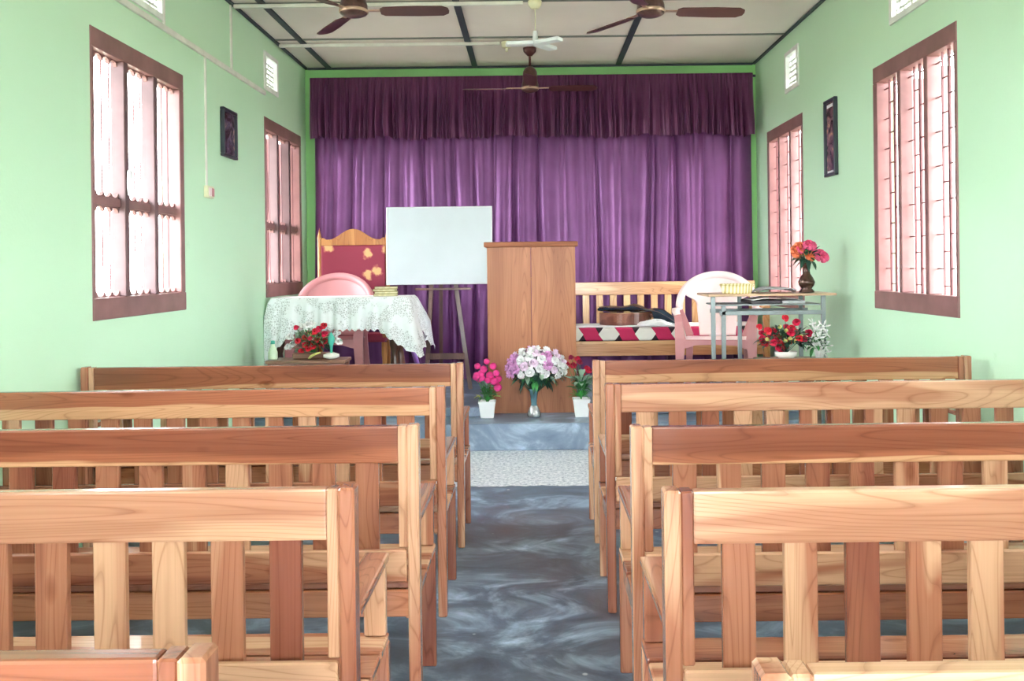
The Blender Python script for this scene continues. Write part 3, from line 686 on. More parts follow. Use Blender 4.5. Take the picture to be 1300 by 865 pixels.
for side, rows in ((-1, rows_l), (1, rows_r)):
    for i, (x, y) in enumerate(rows):
        L_ = 1.81 if i < 3 else (1.765 if side < 0 else 1.81)
        lab = 'slat-back wooden pew %s of the aisle, %s' % ('left' if side < 0 else 'right', ordinal[i])
        loc = (x-L_ if side < 0 else x, y, 0)
        if L_ not in proto:
            proto[L_] = make_bench(L_, WX, WZ); o = proto[L_]; o.location = loc; o['label'] = lab; o['group'] = 'slat-back pews in two columns'
        else: o = dup(proto[L_], loc, 0, lab, 'slat-back pews in two columns')
        for c in o.children:                 # every top rail was cut from its own plank
            if c.name.startswith('top_rail'):
                c.data = c.data.copy(); c.data.materials[0] = (RED, RED, RED, PALE, RED)[i] if side < 0 else (RED, PALE, RED, PALE, PALE)[i]

# ------------------------------------------------------------------ lectern
pf = 6.70
a = at(619, 400, pf); b_ = at(731, 400, pf); topz = at(675, 307, pf).z
lc = thing('lectern', 'tall plain plywood lectern at the head of the aisle', 'lectern', ((a.x+b_.x)/2, pf, STEP1))
hw = (b_.x-a.x)/2; hh = topz-STEP1
MB().box((-hw, 0, 0), (-0.003-0.0, 0.018, hh-0.04), 0.002).build('front_board', PODW, lc)
MB().box((0.0, 0, 0), (hw, 0.018, hh-0.04), 0.002).build('front_board', PODW, lc)
for s in (-1, 1): MB().box((s*hw-(0.018 if s > 0 else 0), 0.019, 0), (s*hw+(0.018 if s < 0 else 0), 0.42, hh-0.04), 0.002).build('side_board', PODW, lc)
MB().box((-hw+0.02, 0.02, 0.35), (hw-0.02, 0.41, 0.37)).build('shelf', PODW, lc)
MB().box((-hw+0.02, 0.02, hh-0.30), (hw-0.02, 0.41, hh-0.28)).build('shelf', PODW, lc)
MB().box((-hw-0.022, -0.02, hh-0.039), (hw+0.022, 0.45, hh), 0.005).build('top_board', PODT, lc)

# ------------------------------------------------------------------ flowers
def bloom_mesh(name, m, r=0.03, kind='rose'):
    mb = MB(); rr = random.Random(sum(map(ord, name)))
    if kind == 'ball':
        mb.lathe([(0, -r*0.9), (r*0.6, -r*0.7), (r, -r*0.1), (r*0.9, r*0.5), (r*0.45, r*0.85), (0, r*0.8)], n=10)
        for k in range(7):
            a = 2*PI*k/7
            def fn(u, v, a=a):
                th = a+(u-0.5)*1.1; ph = -0.7+v*1.7
                q = r*(1.08+0.05*math.sin(PI*u))
                return (q*math.cos(th)*math.cos(ph), q*math.sin(th)*math.cos(ph), q*math.sin(ph))
            mb.grid(fn, 3, 3)
        return mb.mesh(name, m)
    layers = {'rose': ((6, 1.0, 0.35), (5, 0.75, 0.75), (4, 0.45, 1.05)), 'star': ((6, 1.35, 0.25),), 'open': ((7, 1.15, 0.2), (6, 0.8, 0.6), (4, 0.4, 1.0))}[kind]
    for n, R_, lift in layers:
        for k in range(n):
            a = 2*PI*(k+rr.random()*0.3)/n; wd = (2.4*PI/n if kind != 'star' else 0.42)
            def fn(u, v, a=a, R_=R_, lift=lift, wd=wd):
                t = (u-0.5)*wd*(math.sin(PI*(0.12+0.8*v)) if kind == 'star' else (0.55+0.45*math.sin(PI*(0.15+0.7*v))))
                rad = r*R_*(v*(1-0.25*lift*v) + 0.08)
                return (rad*math.cos(a+t), rad*math.sin(a+t), r*(lift*v*1.0 - 0.25 + 0.12*(2*abs(u-0.5))**2 - (0.25*v*v if lift < 0.5 else 0)))
            mb.grid(fn, 3, 3)
    mb.lathe([(0, -r*0.35), (r*0.22, -r*0.2), (r*0.25, r*0.35), (0, r*0.5)], n=8)
    return mb.mesh(name, m)
def leaf_into(mb, base, d, length, wd, droop=0.3, n=4):
    base = Vector(base); d = Vector(d).normalized(); side = d.cross(Vector((0, 0, 1)))
    if side.length < 0.1: side = Vector((1, 0, 0))
    side.normalize(); up = side.cross(d)
    def fn(u, v):
        p = base + d*length*v - Vector((0, 0, 1))*droop*length*v*v
        wv = wd*math.sin(PI*min(1, 0.06+0.94*v))**0.8
        return p + side*(u-0.5)*wv + up*abs(u-0.5)*wv*0.5
    mb.grid(fn, 2, n)
def orient(d):
    return Vector(d).to_track_quat('Z', 'Y').to_euler()
def arrangement(t, blooms, centre, leafspec, stem_m, root):
    """blooms: (mesh, pos, dir, scale)"""
    for me, pos, d, s in blooms:
        o = put('bloom', me, t, pos, orient(d), (s, s, s))
    st = MB()
    for me, pos, d, s in blooms:
        p = Vector(pos); r0 = Vector(root)
        st.tube([r0, r0.lerp(p, 0.5)+Vector((0, 0, 0.01)), p], 0.0018, 4, cap=False)
    st.build('stems', stem_m, t)
    for m, cnt, rad, L_, wd, dz, sph in leafspec:
        mb = MB()
        for k in range(cnt):
            th = random.uniform(0, 2*PI); ph = random.uniform(*sph)
            d = Vector((math.cos(th)*math.cos(ph), math.sin(th)*math.cos(ph), math.sin(ph)))
            c = Vector(centre)+Vector((0, 0, dz)) + Vector((d.x*rad[0], d.y*rad[1], d.z*rad[2]))*random.uniform(0.3, 1)
            leaf_into(mb, c, d+Vector((0, 0, random.uniform(-0.2, 0.4))), L_*random.uniform(0.7, 1.2), wd, random.uniform(0.1, 0.6))
        o = mb.build('foliage', m, t); o['kind'] = 'stuff'
bm_ = {}
for k, kind, r in (('magenta', 'ball', 0.026), ('crimson', 'rose', 0.028), ('red', 'rose', 0.028), ('blush', 'rose', 0.036), ('pwhite', 'rose', 0.036), ('lilac', 'open', 0.036), ('orange', 'open', 0.042), ('rose', 'open', 0.042), ('deep', 'rose', 0.026), ('yellowg', 'ball', 0.014)):
    bm_[k] = bloom_mesh('bloom_' + k, M[k], r, kind)
bm_['lily'] = bloom_mesh('bloom_lily', M['pwhite'], 0.04, 'star')

def square_pot(t, w0, w1, h):
    mb = MB(); n = 4; v = []
    prof = [(w0*0.96, 0), (w0, 0.004), (w1, h-0.012), (w1*1.05, h-0.012), (w1*1.05, h), (w1*0.92, h), (w1*0.9, h-0.02), (0.0, h-0.02)]
    rings = []
    for r, z in prof:
        r = max(r, 0.0005)
        rings.append([mb.bm.verts.new((sx*r, sy*r, z)) for sx, sy in ((-1,-1),(1,-1),(1,1),(-1,1))])
    mb.bm.faces.new(rings[0][::-1])
    for a, b in zip(rings, rings[1:]):
        for k in range(4): mb.bm.faces.new((a[k], a[(k+1)%4], b[(k+1)%4], b[k]))
    return mb.build('pot', M['potw'], t)
dv = 1.136*F/190.6
# magenta globe flowers, left of the lectern
p = at(619, 530, dv)
t = thing('potted_flowers', 'magenta ball flowers in a small white square pot left of the lectern', 'flowers', (p.x, dv-0.02, STEP1))
sc1 = dv/F
square_pot(t, 0.048, 0.062, 0.125)
pts = [(606,465),(618,459),(626,465),(614,469),(605,477),(612,480),(622,477),(630,474),(628,485),(633,481),(608,482),(604,479),(619,483),(632,492),(627,484),(630,488),(622,482),(611,474)]
bl = []
for k, (x, y) in enumerate(pts):
    q = at(x, y, dv-0.02+random.uniform(-0.06, 0.05)) - Vector(t.location); bl.append((bm_['magenta'], q, (0, -0.6, 0.6), random.uniform(0.8, 1.15)))
arrangement(t, bl, (0, 0, 0.19), [(M['leafg'], 46, (0.07, 0.06, 0.05), 0.05, 0.02, -0.03, (-0.2, 1.3)), (M['grass'], 40, (0.045, 0.045, 0.01), 0.05, 0.008, -0.065, (0.4, 1.4)), (M['yellowg'], 5, (0.09, 0.06, 0.02), 0.05, 0.03, -0.04, (-0.1, 0.5)), (M['leafp'], 16, (0.06, 0.06, 0.06), 0.05, 0.016, 0.03, (0.2, 1.3))], M['leafg'], (0, 0, 0.10))
# red flowers, right
p = at(738, 530, dv)
t = thing('potted_flowers', 'crimson flowers with broad pale leaves in a white square pot right of the lectern', 'flowers', (p.x, dv-0.02, STEP1))
square_pot(t, 0.048, 0.062, 0.135)
pts = [(725,454),(733,456),(720,463),(736,460),(745,468),(740,474),(734,474),(748,471),(728,464),(743,472)]
bl = [(bm_['crimson' if k % 3 else 'deep'], at(x, y, dv-0.02+random.uniform(-0.05, 0.05)) - Vector(t.location), (random.uniform(-.4,.4), -0.6, 0.8), random.uniform(0.8, 1.05)) for k, (x, y) in enumerate(pts)]
arrangement(t, bl, (0, 0, 0.21), [(M['leafp'], 34, (0.07, 0.06, 0.09), 0.09, 0.035, 0.03, (0.1, 1.3)), (M['grass'], 60, (0.05, 0.05, 0.02), 0.07, 0.012, -0.07, (0.5, 1.4)), (M['leafg'], 30, (0.07, 0.06, 0.05), 0.08, 0.028, -0.02, (0.2, 1.3))], M['leafg'], (0, 0, 0.12))
# central vase
dc = 1.136*F/190; p = at(678, 529, dc)
t = thing('flower_vase', 'glass vase with a big round bunch of white and pale pink roses before the lectern', 'flowers', (p.x, dc-0.04, STEP1))
MB().lathe([(0, 0), (0.045, 0.001), (0.052, 0.012), (0.050, 0.035), (0.036, 0.065), (0.024, 0.085)]).build('vase_foot', M['marble'], t)
MB().lathe([(0.024, 0.085), (0.021, 0.10), (0.026, 0.15), (0.033, 0.19), (0.040, 0.212), (0.037, 0.212), (0.029, 0.19), (0.02, 0.14), (0.0, 0.10)]).build('vase_body', M['glass'], t)
cc = at(681, 466, dc-0.04) - Vector(t.location)
bl = []
rr = random.Random(4)
for k in range(62):
    # fibonacci dome facing the viewer and upwards
    i = k + 0.5; phi = math.acos(1 - 1.35*i/62); th = PI*(1+5**0.5)*i
    d = Vector((math.sin(phi)*math.cos(th), math.sin(phi)*math.sin(th), math.cos(phi)))
    pos = cc + Vector((d.x*0.215, d.y*0.12, d.z*0.145 - 0.01))
    key = rr.choice(['pwhite', 'pwhite', 'blush', 'pwhite', 'pwhite', 'lilac'])
    if d.x < -0.75: key = 'lilac'
    bl.append((bm_[key], pos, d, rr.uniform(0.85, 1.15)))
arrangement(t, bl, cc, [(M['leafp'], 60, (0.20, 0.10, 0.10), 0.06, 0.034, -0.02, (-0.7, 0.4)), (M['leafd'], 90, (0.14, 0.08, 0.08), 0.07, 0.03, -0.05, (-0.9, 0.2)), (M['leafg'], 30, (0.17, 0.09, 0.08), 0.06, 0.03, -0.06, (-0.8, 0.0))], M['leafd'], (0, 0, 0.16))

# ------------------------------------------------------------------ stage: whiteboard on easel
de = 7.62
tl, tr_, bl_ = at(490, 263, de), at(624.5, 262.5, de), at(493, 362, de)
wb = thing('whiteboard', 'blank whiteboard leaning on the dark easel before the curtain', 'whiteboard', (tl.x, de-0.03, bl_.z))
bw, bh = tr_.x-tl.x, tl.z-bl_.z; R = Matrix.Rotation(-0.06, 4, 'X')
MB().box((0.012, 0.002, 0.012), (bw-0.012, 0.014, bh-0.012), 0, R).build('board_surface', M['board'], wb)
fm = MB()
for a, b in (((0,0,0),(bw,0.018,0.013)), ((0,0,bh-0.013),(bw,0.018,bh)), ((0,0,0.013),(0.013,0.018,bh-0.013)), ((bw-0.013,0,0.013),(bw,0.018,bh-0.013))): fm.box(a, b, 0.002, R)
fm.build('board_frame', M['alu'], wb)
ea = thing('easel', 'dark wooden three-legged easel under the whiteboard', 'easel', (at(562, 366, de).x, de, STEP2))
E = Vector(ea.location)
def ept(x, y, d): return at(x, y, d)-E
def leg_to_floor(x0, y0_, d0, x1, yb_, d1, w_=0.036, name='leg'):
    a = ept(x0, y0_, d0); b = ept(x1, yb_, d1); k = (a.z-0.0)/(a.z-b.z); b2 = a+(b-a)*k
    MB().sweep([b2, a], (1, 0, 0), w_, 0.028).build(name, DKW, ea)
leg_to_floor(551, 300, de+0.05, 543, 455, de-0.05); leg_to_floor(570, 300, de+0.05, 594, 470, de-0.05); leg_to_floor(560, 300, de+0.06, 560, 445, de+0.26, 0.03)
a = ept(527, 366, de-0.045); b_ = ept(598, 366, de-0.045)
MB().box((a.x, a.y-0.02, a.z-0.02), (b_.x, a.y+0.05, a.z-0.001), 0.003).build('tray', DKW, ea)
a = ept(540, 449, de-0.07); b_ = ept(590, 449, de-0.07)
MB().box((a.x, a.y, a.z-0.055), (b_.x, a.y+0.02, a.z+0.0), 0.003).build('crossbar', DKW, ea)

# throne chair
dt = 8.06
a = at(405, 340, dt); b_ = at(496, 340, dt)
th = thing('throne_chair', 'carved wooden chair with maroon and gold brocade back behind the white table', 'chair', ((a.x+b_.x)/2, dt-0.10, STEP2))
hw = (b_.x-a.x)/2; zt = at(408, 291, dt).z-STEP2; zr = at(450, 309, dt).z-STEP2; zc_ = at(447, 291, dt).z-STEP2
for s in (-1, 1):
    x = s*(hw-0.02)
    MB().lathe([(0.018, 0), (0.02, zr), (0.017, zr+0.02), (0.022, zr+0.05), (0.014, zr+0.08), (0.0, zt+0.01)], (x, 0.05, 0), 12).build('back_post', THRW, th)
    MB().lathe([(0.018, 0), (0.026, 0.1), (0.02, 0.2), (0.026, 0.3), (0.026, 0.40)], (x, -0.17, 0), 12).build('front_leg', THRW, th)
    MB().box((x-0.025, -0.19, 0.66), (x+0.025, 0.03, 0.69), 0.008).build('armrest', THRW, th)
    MB().box((x-0.018, -0.185, 0.44), (x+0.018, -0.15, 0.66), 0.004).build('arm_support', THRW, th)
out = []
for k in range(25):
    q = k/24; x = -hw+0.035 + (2*hw-0.07)*q; c = abs(2*q-1)
    z = zr + 0.03 + (zc_-zr-0.03)*(0.5+0.5*math.cos(PI*min(1, c*1.25))) + (0.02 if c > 0.85 else 0)
    out.append((x, z))
MB().prism([(-hw+0.035, zr-0.02)] + out + [(hw-0.035, zr-0.02)], 0.035, 0.065, 0.003).build('crest_rail', THRW, th)
MB().box((-hw+0.038, 0.025, 0.50), (hw-0.038, 0.065, zr-0.021), 0.012, seg=2).build('back_upholstery', M['uphol'], th)
MB().box((-hw+0.01, -0.185, 0.401), (hw-0.01, 0.02, 0.48), 0.02, seg=2).build('seat', M['uphol'], th)

# plastic monobloc chairs
def plastic_chair(label, loc, rz, m_back, m_leg, s=1.0):
    t = thing('plastic_chair', label, 'chair', loc, rz); t.scale = (s, s, s)
    t['group'] = 'plastic armchairs on the stage'
    seat_z = 0.43; hw = 0.25
    def sfn(u, v):
        x = (u-0.5)*2; y = -0.24+0.44*v
        wd = hw*(1.0-0.12*v); z = seat_z - 0.018*(1-x*x)*math.sin(PI*v) - 0.012*v + (-0.03*max(0, (0.12-v)/0.12)**2)
        return (x*wd, y, z)
    mb = MB(); mb.grid(sfn, 14, 14); o = mb.build('seat', m_back, t); md = o.modifiers.new('thickness', 'SOLIDIFY'); md.thickness = 0.012
    # back: central panel under an arched rim that runs down into the arms
    topz = 0.90
    def rim(a):                              # a: 0 left arm joint .. 1 right arm joint
        th_ = PI*(1-a); x = 0.285*math.cos(th_); z = 0.63 + (topz-0.012-0.63)*math.sin(th_)**0.85
        return Vector((x, 0.245 - 0.10*abs(math.cos(th_))**2.0 + 0.04*math.sin(th_), z))
    def half(z):
        h = (z-0.425)/(topz-0.425)
        inner = 0.135 + 0.04*h
        q = min(1, max(0, (z-0.63)/(topz-0.63)))
        outer = 0.285*math.sqrt(max(0, 1-q**2.2))
        k = min(1, max(0, (h-0.52)/0.2)); k = k*k*(3-2*k)
        return min(outer, inner*(1-k)+outer*k) if q > 0 else inner
    def bfn(u, v):
        z = 0.425 + (topz-0.02-0.425)*v; x = (u-0.5)*2*half(z)
        h = v
        return (x, 0.185 + 0.10*h - 1.15*x*x*min(1, h*1.5), z)
    mb = MB(); mb.grid(bfn, 22, 26); o = mb.build('backrest', m_back, t); md = o.modifiers.new('thickness', 'SOLIDIFY'); md.thickness = 0.010
    MB().sweep([rim(k/28) for k in range(29)], [(math.cos(PI*(1-k/28)), 0.0, math.sin(PI*(1-k/28))+0.05) for k in range(29)], [0.055]*29, 0.014, True).build('back_rim', m_back, t)
    for sgn in (-1, 1):
        e_ = rim(0.0 if sgn < 0 else 1.0)
        arm = [Vector((sgn*0.272, -0.20, 0.595)), Vector((sgn*0.292, -0.12, 0.625)), Vector((sgn*0.300, 0.0, 0.63)), Vector((sgn*0.297, 0.08, 0.63)), e_]
        MB().sweep(arm, (sgn, 0, 0.05), [0.045, 0.055, 0.058, 0.055, 0.050], 0.014, True).build('armrest', m_back, t)
        MB().sweep([Vector((sgn*0.268, -0.235, 0.0)), Vector((sgn*0.255, -0.235, 0.30)), Vector((sgn*0.25, -0.232, 0.43)), Vector((sgn*0.262, -0.215, 0.55)), Vector((sgn*0.272, -0.195, 0.60))], (1, 0, 0), [0.05, 0.060, 0.075, 0.055, 0.050], [0.03, 0.035, 0.03, 0.022, 0.014]).build('front_leg', m_leg, t)
        MB().sweep([Vector((sgn*0.235, 0.27, 0.0)), Vector((sgn*0.215, 0.215, 0.28)), Vector((sgn*0.21, 0.185, 0.43)), Vector((sgn*0.278, 0.155, 0.63))], (1, 0, 0), [0.045, 0.05, 0.055, 0.035], [0.03, 0.03, 0.025, 0.012]).build('rear_leg', m_leg, t)
    pr = [(-0.225, 0.425), (-0.225, 0.36), (-0.20, 0.365), (-0.14, 0.385), (0.0, 0.39), (0.14, 0.385), (0.20, 0.365), (0.225, 0.36), (0.225, 0.425)]
    MB().prism(pr, -0.250, -0.238).build('seat_skirt', m_leg, t)
    return t
dch = 7.05
p = at(911, 380, dch); zt = at(895, 347, dch+0.2).z - STEP2
plastic_chair('pink plastic armchair right of the lectern, in front of the slatted settee', (p.x, dch+0.05, STEP2), math.radians(-14), M['pink_pale_lit'], M['pink'], zt/0.90)
d2 = 7.62; p = at(427, 380, d2); zt = at(427, 349, d2).z - STEP2
plastic_chair('pink plastic armchair tucked behind the lace-covered table', (p.x, d2-0.20, STEP2), math.radians(0), M['pink'], M['pink'], zt/0.90)

# lace covered table
dtf = 7.0; zt = at(430, 378, dtf).z
a = at(339, 378, dtf); b_ = at(518, 378, dtf)
xa, xb = max(a.x, -W+0.05), b_.x
tb = thing('table', 'wooden table with dark turned legs under the white lace cloth', 'table', ((xa+xb)/2, dtf, STEP2))
tw, td, tz = (xb-xa)/2, 0.40, zt-STEP2-0.006
MB().box((-tw, 0, tz-0.028), (tw, td, tz), 0.004).build('tabletop', TBLW, tb)
for x in (-tw+0.05, tw-0.12):
    for y in (0.05, td-0.05):
        MB().lathe([(0.03, 0), (0.036, 0.03), (0.024, 0.08), (0.04, 0.14), (0.044, 0.24), (0.03, 0.34), (0.024, 0.38), (0.042, 0.44), (0.045, tz-0.12), (0.045, tz-0.03)], (x, y, 0), 16).build('leg', TBLW, tb)
MB().box((-tw+0.06, 0.04, tz-0.12), (tw-0.08, 0.06, tz-0.029)).build('apron', TBLW, tb)
tc_ = MB(); N_ = 200
def perim(s):      # s in 0..1 around the table edge, returns point, outward normal, corner weight
    Lx, Ly = 2*tw, td; tot = 2*(Lx+Ly); q = (s % 1)*tot
    if q < Lx: p_, nn, e = Vector((-tw+q, 0, 0)), Vector((0, -1, 0)), min(q, Lx-q)
    elif q < Lx+Ly: p_, nn, e = Vector((tw, q-Lx, 0)), Vector((1, 0, 0)), min(q-Lx, Lx+Ly-q)
    elif q < 2*Lx+Ly: p_, nn, e = Vector((tw-(q-Lx-Ly), td, 0)), Vector((0, 1, 0)), min(q-Lx-Ly, 2*Lx+Ly-q)
    else: p_, nn, e = Vector((-tw, td-(q-2*Lx-Ly), 0)), Vector((-1, 0, 0)), min(q-2*Lx-Ly, tot-q)
    return p_, nn, e
def cfn(u, v):
    p_, nn, e = perim(u); p_ = Vector(p_); cw = max(0, 1-e/0.24)
    cdir = Vector((1 if p_.x > 0 else -1, 1 if p_.y > td/2 else -1, 0)).normalized()
    nd = (nn*(1-cw*0.9)+cdir*cw*0.9).normalized()
    if v < 0.001:
        return Vector((p_.x, p_.y, tz+0.007))
    drop = 0.26 + (0.30*cw**1.2 if p_.x < 0 else 0.22*cw**1.1); 
    if nn.y > 0.5: drop = 0.22
    rip = 0.022*math.sin(u*2*PI*23)*v + 0.010*math.sin(u*2*PI*51+1)*v
    fl = (0.02+0.035*v + cw*0.13*v) + rip
    if p_.x < 0 and nd.x < -0.1 : fl = min(fl, 0.045/abs(nd.x)+0.0) 
    q = p_ + nd*fl
    z = tz + 0.004 - drop*v**1.02 + 0.012*math.sin(u*2*PI*60)*(v > 0.95)
    return Vector((q.x, q.y, z))
tc_.grid(cfn, N_, 14)
cl = thing('tablecloth', 'white lace cloth with pointed corners draped over the table at left', 'tablecloth', tb.location)
tc_.build('lace_skirt', M['lace'], cl)
MB().box((-tw-0.003, -0.003, tz+0.001), (tw+0.003, td+0.003, tz+0.008), 0.003).build('cloth_top', M['cloth'], cl)
# books on it
zb = tb.location.z + tz + 0.009; db = dtf+0.16
a = at(476, 375, db); b_ = at(504, 375, db)
cols = [M['book'], M['page'], M['book'], M['page']]
for k in range(4):
    x0 = a.x + [0.0, 0.006, -0.004, 0.004][k]; th_ = 0.019
    bk = thing('book', ['olive book at the bottom of the stack on the lace-covered table', 'second book from the bottom of the stack on the lace-covered table', 'third book from the bottom of the stack on the lace-covered table', 'topmost book of the stack on the lace-covered table'][k], 'book', ((a.x+b_.x)/2+[0, .005, -.006, .004][k], db, zb+k*(th_+0.001)), [0, .05, -.04, .08][k], 'books stacked on the lace-covered table')
    hwb = (b_.x-a.x)/2
    MB().box((-hwb, -0.06, 0), (hwb, 0.06, 0.003)).box((-hwb, -0.06, th_-0.003), (hwb, 0.06, th_)).box((-hwb, -0.06, 0.003), (-hwb+0.003, 0.06, th_-0.003)).build('cover', M['book'], bk)
    MB().box((-hwb+0.0035, -0.056, 0.0032), (hwb-0.004, 0.056, th_-0.0032)).build('page_block', M['page'], bk)
# lilac rod leaning behind the table
a = at(520, 430, 7.5); b_ = at(530, 464, 7.5); k = (a.z-STEP2)/(a.z-b_.z); f_ = a+(b_-a)*k
rod = MB().tube([Vector((0, 0, 0.0)), a-f_, (a-f_)*1.5+Vector((0, 0.12, 0))], 0.022, 12).build('rod', M['lilacp'], None, f_+Vector((0, 0, 0.006)))
tag(rod, 'lilac plastic rod leaning beside the lace-covered table', 'rod')

# low table with flowers in front of it
dl = 6.42; zl = at(390, 456, dl).z
a = at(345, 456, dl); b_ = at(438, 456, dl)
lt = thing('low_table', 'low wooden table in front of the lace-covered table, mostly hidden by the front left pew', 'table', ((a.x+b_.x)/2, dl-0.1, STEP1))
lw = (b_.x-a.x)/2+0.02; lz = zl-STEP1
MB().box((-lw, -0.0, lz-0.025), (lw, 0.24, lz), 0.004).build('tabletop', STOOLW, lt)
for x in (-lw+0.03, lw-0.03):
    for y in (0.03, 0.21): MB().box((x-0.018, y-0.015, 0 if y < 0.2 else 0.0), (x+0.018, y+0.015, lz-0.026), 0.003).build('leg', STOOLW, lt)
MB().box((-lw+0.05, 0.03, lz-0.085), (lw-0.05, 0.045, lz-0.03)).build('apron', STOOLW, lt)
zz = lt.location.z+lz+0.001
p = at(397, 450, dl)
t = thing('flower_arrangement', 'red roses with yellow and white fillers in a small planter on the low table', 'flowers', (p.x, dl+0.03, zz))
MB().box((-0.15, -0.04, 0.0), (0.15, 0.04, 0.045), 0.008).build('planter', STOOLW, t)
pts = [(376,416),(378,433),(388,429),(392,434),(396,426),(402,432),(404,436),(400,421),(412,424),(413,433),(391,443),(382,446),(405,418),(411,414),(387,438),(397,440),(394,430),(408,440)]
bl = [(bm_['red' if k % 4 else 'crimson'], at(x, y, dl+0.03+random.uniform(-0.07, 0.05))-Vector(t.location), (random.uniform(-.5,.5), -0.7, 0.6), random.uniform(0.7, 1.1)) for k, (x, y) in enumerate(pts)]
bl += [(bm_['pwhite'], at(x, y, dl+0.05+random.uniform(-0.03, 0.05))-Vector(t.location), (random.uniform(-.5,.5), -0.5, 0.8), 0.9) for x, y in ((383,415),(390,413),(368,428),(372,438),(424,428),(430,434),(428,424),(366,441),(396,412))]
arrangement(t, bl, (0.0, 0, 0.12), [(M['leafg'], 60, (0.15, 0.06, 0.08), 0.05, 0.02, 0.0, (-0.2, 1.2)), (M['leafd'], 50, (0.12, 0.05, 0.05), 0.05, 0.02, -0.03, (-0.2, 1.0)), (M['yellowg'], 20, (0.13, 0.06, 0.09), 0.03, 0.014, 0.0, (0, 1.3)), (M['leafp'], 40, (0.20, 0.05, 0.09), 0.05, 0.02, 0.0, (0, 1.2))], M['leafg'], (0, 0, 0.04))
p = at(341, 460, dl-0.03)
t = thing('bottle', 'pale green bottle with a teal cap at the left of the low table', 'bottle', (p.x+0.03, dl-0.02, zz))
MB().lathe([(0, 0), (0.034, 0.001), (0.036, 0.01), (0.034, 0.055), (0.022, 0.085), (0.014, 0.10), (0.014, 0.115)]).build('bottle_body', M['bottle'], t)
MB().lathe([(0.0, 0.142), (0.014, 0.14), (0.016, 0.115), (0.0, 0.114)]).build('cap', M['teal'], t)
p = at(420, 460, dl-0.05)
t = thing('bud_vase', 'slim teal ornament standing on a white oval dish on the low table', 'ornament', (p.x+0.0, dl-0.03, zz))
MB().lathe([(0, 0), (0.03, 0.002), (0.06, 0.016), (0.058, 0.034), (0.03, 0.045), (0, 0.046)]).build('dish', M['shell'], t)
MB().lathe([(0.008, 0.046), (0.012, 0.10), (0.026, 0.13), (0.024, 0.16), (0.0, 0.205)]).build('teal_bud', M['teal'], t)
p = at(399, 459, dl-0.06)
t = MB().sweep([(-0.04, 0, 0.006), (-0.02, 0, 0.028), (0.01, 0, 0.042), (0.045, 0, 0.052)], (0, 1, 0), [0.02, 0.035, 0.035, 0.015], [0.012, 0.016, 0.016, 0.01], True).build('leaf_ornament', M['yellowg'], None, (p.x, dl-0.06, zz))
tag(t, 'small curved pale green leaf-shaped ornament on the low table', 'ornament')

# ------------------------------------------------------------------ stage settee with cushion, guitar, bag
ds = 7.98
a = at(718, 366, ds); zs = at(800, 358, ds).z-STEP2
st = thing('slatted_settee', 'wooden slatted settee against the curtain, right of the lectern', 'bench', (a.x, ds, STEP2))
sl_ = at(958, 366, ds).x - a.x
MB().box((0.0, -0.015, zs-0.118), (sl_, 0.02, zs), 0.006, seg=2).build('top_rail', SETX, st)
slm = MB().box((-0.031, -0.008, 0.50), (0.031, 0.012, zs-0.119), 0.002).mesh('slat', SETZ)
k = 0
x = at(744, 390, ds).x - a.x
pitch = (at(848, 390, ds).x - at(744, 390, ds).x)/6*1.0
x -= pitch
while x < sl_-0.06:
    if x > 0.06: put('slat', slm, st, (x, 0, 0))
    x += pitch
for x in (0.0, sl_-0.05):
    MB().box((x, -0.014, 0), (x+0.05, 0.03, zs-0.119), 0.003).build('rear_post', SETZ, st)
    MB().box((x, -0.50, 0), (x+0.05, -0.455, 0.68), 0.003).build('front_leg', SETZ, st)
    MB().box((x-0.005, -0.51, 0.681), (x+0.055, -0.02, 0.705), 0.004).build('armrest', SETX, st)
dsf = ds-0.46
zap1 = at(800, 433, dsf).z-STEP2; zap0 = at(800, 452, dsf).z-STEP2
MB().box((0.051, -0.46, zap0), (sl_-0.051, -0.44, zap1), 0.004).build('front_apron', SETX, st)
MB().box((0.051, -0.439, zap1-0.022), (sl_-0.051, -0.015, zap1-0.001), 0.003).build('seat_board', SETX, st)
zc0 = STEP2+zap1+0.003; cth = (at(800, 416, dsf).z - zc0)
cu = MB().box((0.0, -0.22, -cth/2), (sl_-0.12, 0.20, cth/2), 0.018, seg=3).build('seat_cushion', M['cushion'], None, (st.location.x+0.06, ds-0.245, zc0+cth/2))
tag(cu, 'long seat cushion with white hexagons on crimson along the slatted settee', 'cushion')
co = MB().box((0.01, -0.20, 0), (sl_-0.14, 0.19, 0.012), 0.005).build('cushion_cover', M['cloth'], None, (st.location.x+0.06, ds-0.245, zc0+cth+0.001))
tag(co, 'white cloth laid on top of the hexagon cushion', 'cloth')
zg = zc0+cth+0.014
# guitar lying flat, neck towards the right
gx = at(762, 410, 7.66).x
gt = thing('guitar', 'brown acoustic guitar lying flat on the settee cushion', 'guitar', (gx, 7.74, zg))
def gout(n=64, sc_=1.0):
    pts = []
    for k in range(n):
        a = 2*PI*k/n
        x = 0.23 - 0.23*math.cos(a); q = x/0.46
        wv = 0.0
        wv = (0.175*math.sin(PI*min(1, q/0.98))**0.55)*(1-0.18*q) - 0.045*math.exp(-((q-0.60)/0.13)**2)
        pts.append((x, wv*(1 if a < PI else -1)*sc_))
    return pts
RX = Matrix.Rotation(PI/2, 4, 'X')
gh = at(780, 398.5, 7.6).z-zg
MB().prism(gout(), 0, -gh, 0, Matrix.Rotation(-PI/2, 4, 'X') @ Matrix.Identity(4)).build('guitar_body', M['guitar'], gt)
MB().prism(gout(64, 0.985), -gh-0.001, -gh-0.005, 0, Matrix.Rotation(-PI/2, 4, 'X')).build('soundboard', SETX, gt)
